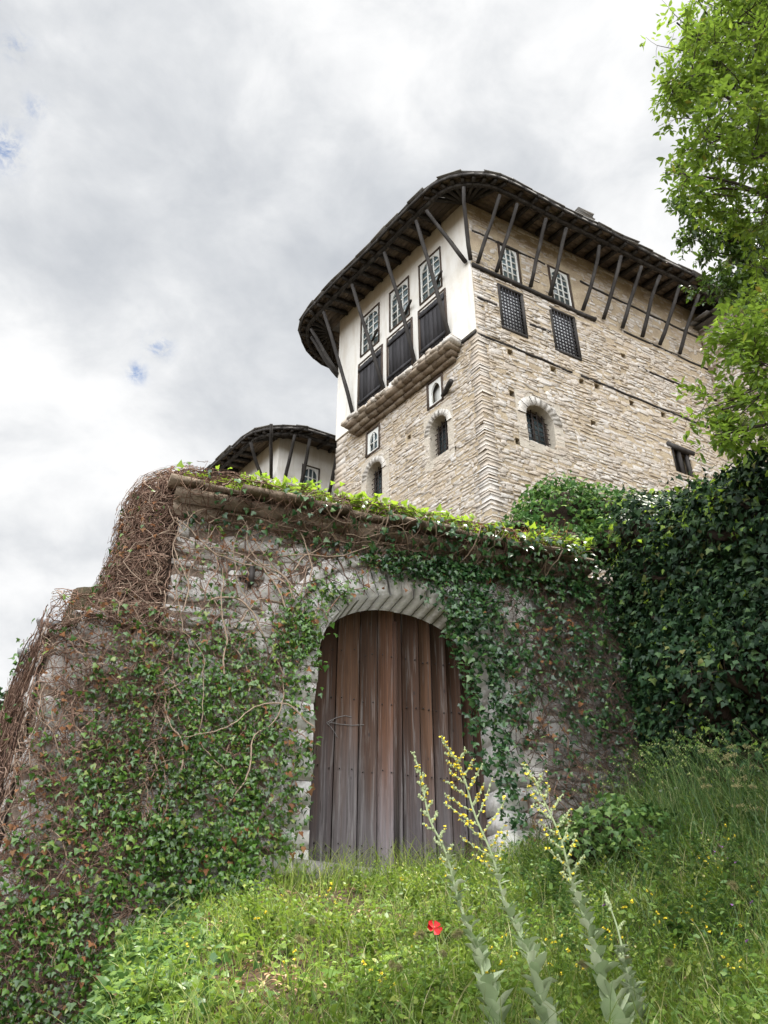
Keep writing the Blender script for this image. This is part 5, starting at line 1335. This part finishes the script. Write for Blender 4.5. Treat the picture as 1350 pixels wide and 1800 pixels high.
def mullein(pts, y, label, nb, bl, lv_scale, bloom, seed):
    global R
    keep = R; R = np.random.default_rng(seed)
    Q = [at_y(u, v, y+.25*i/len(pts)*0) for i, (u, v) in enumerate(pts)][::-1]
    b = Q[0].copy(); b2 = b+(b-Q[1])*.35; b2[2] = ground_z(b2[0], b2[1])-.02
    if b2[2] > b[2]: b2 = b
    path = spline([b2]+Q, 60); L = np.concatenate([[0], np.cumsum(np.linalg.norm(np.diff(path, axis=0), axis=1))]); tot = L[-1]
    path = path + np.stack([.006*np.sin(L*14), .01*np.sin(L*9+1), 0*L], -1)
    root = thing('mullein', label, 'wildflower', (path[0][0], path[0][1], path[0][2]), 'tall mulleins in front of the gate')
    stem_tube(path, .0095*lv_scale+.002, .004, 6).build('stem', M['mullein_stem'], root, True)
    at = lambda f: np.array([np.interp(f*tot, L, path[:, k]) for k in range(3)])
    tan = nrm(path[-1]-path[20])
    # leaves: large and clasping below, small above
    lv = MB(); k = 74
    f = np.sort(R.uniform(.02, .64, k)); P = np.array([at(x) for x in f]); a = np.arange(k)*2.4+R.uniform(-.4, .4, k)
    out = np.stack([np.cos(a), np.sin(a)*.9, 0*a], -1); size = np.interp(f, [0, .15, .3, .45, .64], [.20, .165, .115, .08, .055])*lv_scale*R.uniform(.8, 1.15, k)
    Y = out*np.interp(f, [0, .3, .64], [.55, .55, .85])[:, None]+np.array([0, 0, 1.])*np.interp(f, [0, .3, .64], [.9, .75, .35])[:, None]+R.normal(0, .12, (k, 3))
    BROAD = (T([(0,0,0),(.16,.14,.05),(.27,.45,.08),(.20,.78,.03),(0,1,-.08),(-.20,.78,.03),(-.27,.45,.08),(-.16,.14,.05),(0,.5,-.01)]), IVY[1])
    leaves(lv, BROAD, P, Y, np.cross(np.cross(Y, np.array([0, 0, 1.])), Y)*1.0+R.normal(0, .15, (k, 3)), size, 1.3); lv.build('foliage', M['mullein'], root)
    # side spikes
    sides_ = []
    fb = np.linspace(.56, .93, nb)
    for j, x in enumerate(fb):
        p = at(x); sg = 1 if j % 2 else -1; l = bl*np.interp(x, [.55, .70, .93], [.75, 1.1, .38])*R.uniform(.75, 1.15)
        d = nrm(np.array([sg*.75, R.normal(-.1, .35), .0])+tan*R.uniform(.35, .75) + (np.array([0,0,.25]) if sg > 0 else np.array([0,0,-.05])))
        t = np.linspace(0, 1, 7)[:, None]; sides_.append(p+d*l*t+np.array([0, 0, l*.16])*t**2)
    sides_.append(path[int(60*.80):])
    for sp in sides_:
        m = len(sp); n = 14 if m == 7 else 40
        mb = stem_tube(sp, .0038, .0025, 5)
        t = np.linspace(.12, 1, n); c = np.array([[np.interp(x*(m-1), np.arange(m), sp[:, q]) for q in range(3)] for x in t])
        c = c+R.normal(0, .0045, c.shape)
        rr = np.interp(t, [0, .8, 1], [.0068, .0062, .0045])*R.uniform(.7, 1.3, n)
        for cc, r_ in zip(c, rr):
            a, e = np.meshgrid(np.arange(6)/6*2*np.pi, np.array([-.9, 0, .9])); v = np.stack([np.cos(e)*np.cos(a), np.cos(e)*np.sin(a), np.sin(e)*1.15], -1).reshape(-1, 3)*r_*R.uniform(.85, 1.15, (18, 1))+cc
            F = [[q*6+i, q*6+(i+1) % 6, (q+1)*6+(i+1) % 6, (q+1)*6+i] for q in (0, 1) for i in range(6)]; mb.inst2(v[None], [F, [[12,13,14,15,16,17]]])
        o = mb.build('flower_spike', M['bud'], root)
        if bloom > 0:
            nb_ = max(1, int(bloom*n*R.uniform(.5, 1.2))); w = R.permutation(n)[:nb_]; pm = MB()
            petals(pm, c[w]+R.normal(0, .006, (nb_, 3))+np.array([0, -.006, 0]), .0105, 5); pm.build('blossom', M['yellow'], o)
    R = keep
mullein([(726,1322),(740,1370),(757,1440),(778,1490),(800,1555),(820,1620),(846,1700),(872,1795)], 4.75, 'mullein with slender mostly green spike, standing leftmost before the door', 15, .062, .85, .2, 1)
mullein([(778,1298),(806,1345),(832,1420),(858,1490),(884,1570),(912,1640),(940,1715),(962,1795)], 4.65, 'mullein most covered in yellow blossom, with long side spikes, the middle of three tall ones', 17, .185, .85, .6, 2)
mullein([(918,1342),(946,1385),(972,1440),(994,1510),(1018,1580),(1038,1650),(1058,1720),(1085,1795)], 4.7, 'mullein before the stone wall right of the door, leaning left with scattered yellow blossom', 15, .135, .9, .36, 3)
mullein([(1066,1572),(1074,1600),(1084,1635),(1096,1680),(1108,1730),(1118,1795)], 5.0, 'short young mullein with a pale budding tip, right of the tall ones', 3, .05, .75, 0, 4)

def build_poppy():
    c = at_y(763, 1630, 5.75); z0 = ground_z(c[0], c[1]); root = thing('poppy', 'single red poppy in the grass left of the mulleins', 'flower', (c[0]+.02, c[1], z0))
    stem_tube(spline([(c[0]+.02, c[1], z0-.02), (c[0]+.03, c[1], z0+.15), (c[0]+.01, c[1]+.01, c[2]-.02), c], 10), .003, .002).build('stem', M['bud'], root)
    for k, (dx, dz, r, up) in enumerate(((-.018, .010, .036, (0, -.6, .8)), (.014, .016, .034, (.3, -.5, .8)), (.012, -.014, .042, (.3, -.9, -.1)), (-.012, -.004, .032, (-.4, -.8, .2)))):
        mb = MB(); n = 7
        A, B = np.meshgrid(np.linspace(-.95, .95, n), np.linspace(.05, 1, n)); up = nrm(np.array(up)); d = nrm(np.array([dx, 0, dz])); d = nrm(d-up*d.dot(up)); X = np.cross(d, up)
        rad = r*B*(1+.05*np.sin(A*7)); P = c+np.array([0, 0, 0])+(np.sin(A)[..., None]*X+np.cos(A)[..., None]*d)*rad[..., None]+up*(.8*r*B**2+.05*r*np.sin(A*9)*B)[..., None]
        i = np.arange(n*n).reshape(n, n); mb.add(P.reshape(-1, 3), np.stack([i[:-1,:-1], i[:-1,1:], i[1:,1:], i[1:,:-1]], -1).reshape(-1, 4)); mb.build('petal', M['red'], root, True)
build_poppy()

def copies(proto_root, kids, loc, rz, sc, label=None):
    r = proto_root.copy(); COL.objects.link(r); r.location = loc; r.rotation_euler = (0, 0, rz); r.scale = (sc, sc, sc)
    if label: r['label'] = label
    for k in kids:
        c = k.copy(); COL.objects.link(c); c.parent = r
    return r
def flower_proto(name, label, cat, group, col, heads, h, r, n=5, leafmat='grass_dark'):
    root = thing(name, label, cat, (0, 0, 0), group); mb = MB(); pm = MB()
    for j in range(heads):
        a = R.uniform(0, 6.28); d = .02*heads*np.array([math.cos(a), math.sin(a), 0]); top = np.array([0, 0, h*R.uniform(.85, 1.1)])+d*R.uniform(.3, 1)
        P = spline([(0, 0, -.02), (d[0]*.1, d[1]*.1, h*.5), top], 6); tubes(mb, P[None], np.full((1, 6), .0016), 3); petals(pm, np.repeat(top[None], 2, 0)+R.normal(0, .003, (2, 3)), r, n)
    lp = np.array([[0, 0, h*.2], [0, 0, h*.35], [0, 0, h*.5]]); leaves(mb, LANCE, lp, R.normal(0, 1, (3, 3))+[0, 0, .4], R.normal(0, .3, (3, 3))+[0, 0, 1], np.array([.06, .05, .04]))
    a = mb.build('stem', M[leafmat], root); b = pm.build('bloom', M[col], root); return root, [a, b]
def sow(protos, spots):
    first = [True]*len(protos)
    for u, v, k in spots:
        root, kids = protos[k % len(protos)]; p = gpix(u, v+14); loc = (p[0], p[1], float(ground_z(p[0], p[1]))); rz = R.uniform(0, 6.28); sc = R.uniform(.8, 1.2)
        if first[k % len(protos)]: root.location = loc; root.rotation_euler = (0, 0, rz); first[k % len(protos)] = False
        else: copies(root, kids, loc, rz, sc)
yl = 'small yellow wildflower among the meadow grass'
ypro = [flower_proto('yellow_flower', yl, 'flower', 'yellow wildflowers in the meadow', 'yellow', hd, h, .011) for hd, h in ((1, .26), (2, .22), (3, .20))]
ys = [(1055,1505),(1068,1510),(1130,1510),(1160,1525),(1135,1522),(1248,1545),(1255,1540),(1278,1575),(1290,1498),(1285,1497),(1295,1512),(1108,1635),(1120,1643),(1160,1660),(1180,1658),(1070,1680),(1078,1685),(1088,1688),(1255,1613),(1250,1630),(1262,1622),(960,1658),(890,1690),(982,1697),(965,1690),(905,1720),(855,1720),(1010,1745),(1030,1755),(970,1730),(990,1765),(1300,1750),(1310,1752),(1285,1740),(708,1578),(673,1492),(730,1696),(716,1712),(655,1770),(680,1775),(500,1607),(495,1605),(578,1595),(590,1620),(570,1600),(580,1592),(425,1635),(450,1655),(330,1690),(325,1698),(508,1745),(670,1790),(690,1788),(1340,1600),(1330,1380),(1335,1390),(1215,1640),(1230,1665),(1195,1700),(870,1765),(840,1750),(1150,1610),(1045,1715),(930,1690),(945,1700),(1265,1690),(1320,1690)]
sow(ypro, [(u, v, i) for i, (u, v) in enumerate(ys)])
ppro = [flower_proto('purple_flower', 'tiny purple wildflower in the grass on the right bank', 'flower', 'purple wildflowers on the right bank', 'purple', 1, .3, .010)]
sow(ppro, [(u, v, 0) for u, v in ((1243,1512),(1268,1540),(1285,1550),(1310,1585),(1303,1645),(1070,1660),(1292,1565),(1152,1405),(1244,1328),(1298,1405),(1338,1660),(1330,1735))])
def umbel_proto():
    root = thing('umbellifer', 'brownish umbel seed heads on tall stems at the right edge', 'plant', (0, 0, 0), 'umbel plants on the right bank'); mb = MB(); ums = []
    for j in range(4):
        um = MB(); ums.append(um); d = R.normal(0, .09, 3); top = np.array([d[0], d[1], .62+R.uniform(-.18, .1)]); P = spline([(0, 0, -.02), (d[0]*.2, d[1]*.2, .3), top], 8); tubes(mb, P[None], np.full((1, 8), .003), 4)
        for q in range(7):
            e = top+np.array([*R.normal(0, .035, 2), .03]); tubes(mb, np.linspace(top, e, 3)[None], np.full((1, 3), .0012), 3)
            k = 14; c = e+R.normal(0, .009, (k, 3)); leaves(um, ROUND, c, R.normal(0, 1, (k, 3)), R.normal(0, 1, (k, 3)), np.full(k, .009))
    a = mb.build('stem', M['grass_dark'], root); return root, [a]+[u_.build('umbel', M['straw'], root) for u_ in ums]
sow([umbel_proto()], [(u, v, 0) for u, v in ((1262,1440),(1300,1475),(1325,1430),(1340,1510))])
wpro = [flower_proto('white_flower', 'small white flower head standing in the grass by the ivy hummock', 'flower', 'white flowers on the right bank', 'white_petal', 1, .34, .018)]
sow(wpro, [(u, v, 0) for u, v in ((1198,1435),(1170,1440),(1322,1385),(1345,1395))])
def weed_proto(k, mat, tm, h, n, sz, droop):
    root = thing('leafy_weed', ('leafy green weed stalk rising out of the meadow', 'bushy weed with small leaves growing in the meadow', 'narrow-leaved weed standing among the grasses', 'broad-leaved dark weed on the shaded bank')[k], 'weed', (0, 0, 0), ('leafy weed stalks', 'bushy small-leaved weeds', 'narrow-leaved weeds', 'broad-leaved weeds on the bank')[k])
    st = MB(); lv = MB()
    for j in range(4):
        d = R.normal(0, .07, 3); top = np.array([d[0], d[1], h*R.uniform(.6, 1.05)]); P = spline([(0, 0, -.03), (d[0]*.3, d[1]*.3, top[2]*.5), top], 9); tubes(st, P[None], np.linspace(.003, .0012, 9)[None], 3)
        t = np.linspace(.12, 1, n); c = np.array([[np.interp(x*8, np.arange(9), P[:, q]) for q in range(3)] for x in t]); a = np.arange(n)*2.4+R.uniform(0, 6)
        Y = np.stack([np.cos(a), np.sin(a), droop+R.normal(0, .2, n)], -1); leaves(lv, tm, c, Y, np.array([0, 0, 1.])+R.normal(0, .3, (n, 3)), sz*np.linspace(1.2, .5, n)*R.uniform(.8, 1.2, n))
    a = st.build('stem', M['grass_dark'], root); b = lv.build('foliage', M[mat], root); return root, [a, b]
WP = [weed_proto(0, 'weed', OVAL, .38, 12, .075, .35), weed_proto(1, 'weed', ROUND, .26, 22, .032, .2), weed_proto(2, 'grass', OVAL, .42, 18, .06, .8), weed_proto(3, 'ivy_bank', LANCE, .36, 12, .085, .1)]
wp = []
while len(wp) < 150:
    u, v = R.uniform(240, 1350), R.uniform(1545, 1795)
    if u > 880: v = R.uniform(1420, 1795)
    if v < 1700-(u-240)*.9 and u < 420: continue
    p_ = gpix(u, v+14)
    if max(math.exp(-((p_[0]-a)/c)**2-((p_[1]-b)/e)**2) for a, b, c, e in DRY) > .3: continue
    if R.random() < .3+.9*fbm(u/90, v/60): wp.append((u, v, (3 if R.random() < .55 else int(R.integers(0, 3))) if u > 930 and v < 1700 else int(R.integers(0, 3))))
sow(WP, wp)
def foxtail_proto():
    root = thing('foxtail', 'soft bristly foxtail grass head in the foreground', 'grass', (0, 0, 0), 'foxtail heads in the foreground'); h = .30
    P = spline([(0, 0, -.02), (.01, 0, h*.6), (.05, 0, h), (.10, 0, h*.99)], 12); mb = MB(); tubes(mb, P[None], np.full((1, 12), .0014), 3); a = mb.build('stem', M['grass'], root)
    k = 220; t = R.uniform(.72, 1, k); c = np.array([[np.interp(x*11, np.arange(12), P[:, q]) for q in range(3)] for x in t]); d = nrm(R.normal(0, 1, (k, 3))+[.9, 0, 0]); hb = MB()
    tubes(hb, c[:, None]+d[:, None]*np.linspace(0, .028, 3)[None, :, None], np.full((k, 3), .0007), 3); b = hb.build('bristles', M['straw'], root); return root, [a, b]
sow([foxtail_proto()], [(u, v, 0) for u, v in ((545,1690),(500,1735),(770,1750),(690,1790),(690,1775),(775,1760),(1180,1780),(840,1745),(1010,1790),(1290,1640),(1090,1795))])
# broad mallow leaves and tall nodding grass clumps
def mallow(u, v, label):
    p = gpix(u, v); root = thing('mallow', label, 'plant', p); mb = MB(); st = MB(); k = 7
    a = R.uniform(0, 6.28, k); P = p+np.stack([np.cos(a)*R.uniform(.03, .13, k), np.sin(a)*R.uniform(.03, .1, k), R.uniform(.08, .2, k)], -1)
    leaves(mb, IVY, P, np.stack([np.cos(a), np.sin(a), .1+0*a], -1), np.array([0, -.35, 1.])+R.normal(0, .2, (k, 3)), R.uniform(.08, .13, k), .6)
    tubes(st, np.linspace(np.repeat(p[None], k, 0), P, 4).transpose(1, 0, 2), np.full((k, 4), .002)); st.build('stems', M['grass'], root); mb.build('foliage', M['weed'], root)
mallow(645, 1742, 'broad lobed weed leaves lit pale in the lower middle of the slope'); mallow(550, 1765, 'broad lobed weed leaves at the bottom, left of centre'); mallow(420, 1700, 'broad lobed weed leaves by the bare brown patch')
def tall_clump(u, v, n, label):
    p = gpix(u, v); root = thing('grass_clump', label, 'grass', p, None); mb = MB(); x = p[0]+R.normal(0, .28, n); y = p[1]+R.normal(0, .22, n); P = np.stack([x, y, ground_z(x, y)], -1)
    blades(mb, P, R.uniform(.45, .95, n), R.uniform(.002, .0038, n), (.1, .6), 7); mb.build('blades', M['grass_dark'], root)
    hd = MB(); k = n//2; t = np.linspace(0, 1, 7); P = P[:k]; H = R.uniform(.7, 1.05, k); dr = -np.abs(R.normal(.15, .1, k))
    Q = P[:, None]+np.stack([dr[:, None]*t[None]**3*1.3, 0*H[:, None]*t, H[:, None]*(t-.12*t**4)[None]], -1); tubes(hd, Q, np.full((k, 7), .0014)); hd.build('stems', M['grass_dark'], root)
    sd_ = MB(); e = Q[:, -1]; m = 5
    for j in range(m): leaves(sd_, OVAL, e+R.normal(0, .006, e.shape)-np.array([.010*j*-1, 0, .006*j]), np.stack([-.6+0*H, 0*H, -.8+0*H], -1)+R.normal(0, .3, e.shape), R.normal(0, 1, e.shape), np.full(k, .026))
    sd_.build('foliage', M['grass_arch'], root)  # these are the nodding seed heads of the clump
tall_clump(1240, 1450, 170, 'tall nodding grass clump against the dark ivy at the right'); tall_clump(1150, 1470, 90, 'nodding grass clump just right of the ivy hummock'); tall_clump(1330, 1470, 110, 'tall grass clump at the right edge under the ivy wall')

# ------------------------------------------------------------------ trees leaning in at the right
def build_tree(name, label, trunk, blobs_, nt, leafmat, size, tmpl, per, leafn, flowers=0, seed=3, split=5):
    global R
    keep = R; R = np.random.default_rng(seed)
    root = thing(name, label, 'tree', trunk[0])
    wood = MB(); tw = MB(); tp = spline(trunk, 14); tubes(wood, tp[None], np.linspace(.17, .09, 14)[None], 8)
    ends = []; dirs = []
    tot = sum(b[1]**2 for b in blobs_)
    for c, r in blobs_:
        c = np.array(c); j = tp[np.argmin(np.linalg.norm(tp-c+np.array([0, 0, 1.0]), axis=1))]
        mid = (j+c)/2+np.array([0, 0, .25*np.linalg.norm(c-j)])+R.normal(0, .15, 3)
        limb = spline([j, mid, c], 12); tubes(wood, limb[None], np.linspace(.034, .012, 12)[None], 5)
        n = int(nt*r*r/tot)
        for q in range(max(3, n//7)):
            d = nrm(R.normal(0, 1, 3)); e = c+d*r*R.uniform(.55, 1.0)*np.array([1, 1, .95]); s0 = limb[R.integers(5, 12)]
            br = spline([s0, (s0+e)/2+R.normal(0, .10*r, 3), e], 8); tubes(tw, br[None], np.linspace(.010, .004, 8)[None], 4)
            for k in range(7):
                b = br[R.integers(3, 8)]; dd = nrm(nrm(e-s0)*.6+R.normal(0, .8, 3)+np.array([0, 0, .15])); ll = R.uniform(.12, .32)
                f = b+dd*ll; tubes(tw, np.stack([b, (b+f)/2+R.normal(0, .01, 3), f])[None], np.array([[.0035, .0028, .002]]), 3); ends.append((b, f)); dirs.append(dd)
    lv = MB(); B = np.array([a for a, _ in ends]); F_ = np.array([b for _, b in ends]); D = np.array(dirs)
    for k in range(per):
        t = (k+.6)/per; P0 = B*(1-t)+F_*t; n = len(P0); sd_ = nrm(np.cross(D, R.normal(0, 1, (n, 3))))
        ax = nrm(sd_+D*.5+np.array([0, 0, -.15]))
        for q in range(leafn):
            s = (q+1)/leafn; L = R.uniform(.10, .18, (n, 1)) if leafn > 1 else np.zeros((n, 1))
            P = P0+ax*L*s; side = nrm(np.cross(ax, R.normal(0, .3, (n, 3))+[0, 0, 1]))*(1 if q % 2 else -1)
            Y = ax*(.6 if q < leafn-1 else 1.5)+side*(1. if q < leafn-1 else 0)+np.array([0, 0, -.25])+R.normal(0, .18, (n, 3))
            Nn = np.array([0, -.2, 1.])+R.normal(0, .5, (n, 3)); leaves(lv, tmpl, P, Y, Nn, R.uniform(*size, n))
    wood.build('trunk', M['bark'], root, True); lv.build('crown', M[leafmat], root)
    if flowers:
        idx = R.permutation(len(F_))[:flowers]; um = MB()
        for i in idx:
            c = F_[i]; d = nrm(D[i]+np.array([0, -.2, .6])); X = nrm(np.cross(d, [1, .3, .2])); Yv = np.cross(d, X); k = 90; rr = np.sqrt(R.random(k))*R.uniform(.06, .10); a = R.uniform(0, 6.28, k)
            P = c+d*.08+X*(rr*np.cos(a))[:, None]+Yv*(rr*np.sin(a))[:, None]+d*(.02-rr[:, None]**2*2)+R.normal(0, .006, (k, 3))
            leaves(um, ROUND, P, R.normal(0, 1, (k, 3)), d+R.normal(0, .4, (k, 3)), R.uniform(.007, .013, k))
            kk = 18; tubes(tw, np.linspace(np.repeat(c[None], kk, 0), P[:kk], 3).transpose(1, 0, 2), np.full((kk, 3), .0012))  # umbel stalks, built into the same mesh as the twigs
        um.build('umbels', M['umbel'], root)
    tw.build('twigs', M['bark'], root)
    R = keep
def bl(u, v, y, rp): return (at_y(u, v, y), rp/FPX*np.linalg.norm(at_y(u, v, y)))
EL = [bl(1270,40,6.3,95), bl(1190,40,6.2,40), bl(1215,130,6.2,75), bl(1300,150,6.5,100), bl(1235,230,6.3,85), bl(1320,270,6.8,100), bl(1270,330,6.8,62), bl(1345,370,7.0,60), bl(1345,40,7.0,110), bl(1400,190,7.2,130), bl(1195,305,6.3,36), bl(1170,150,6.2,32),
      bl(1350,480,7.6,60), bl(1330,700,7.6,80), bl(1325,600,7.1,80), bl(1300,690,6.9,80), bl(1345,745,7.0,65), bl(1290,560,7.4,46), bl(1270,720,6.9,52), bl(1340,640,6.9,80), bl(1255,765,6.9,40), bl(1330,570,7.2,42), bl(1400,650,7.4,90)]
build_tree('elder_tree', 'tall elder with bright backlit leaves and greenish flower umbels reaching in from the right', [(7.6,8.6,4.6), (7.4,8.4,6.2), (7.1,8.1,8.0), (6.7,7.8,9.8), (6.4,7.6,11.2)], EL, 1850, 'elder', (.075, .13), OVAL, 2, 5, 34, 3)
LA = [bl(1215,395,9.0,45), bl(1270,420,9.2,62), bl(1335,440,9.6,70), bl(1190,345,8.8,26), bl(1260,490,9.2,42), bl(1320,510,9.4,50), bl(1390,420,10,90), bl(1300,530,9.3,36), bl(1345,500,9.3,55), bl(1280,505,9.2,34)]
build_tree('bay_tree', 'darker bay tree with narrow leathery leaves behind the elder at the right', [(7.2,10.4,5.2), (7.0,10.3,8.0), (6.6,10.0,11.0), (6.3,9.8,12.6)], LA, 900, 'laurel', (.085, .14), OVAL, 7, 1, 0, 5)
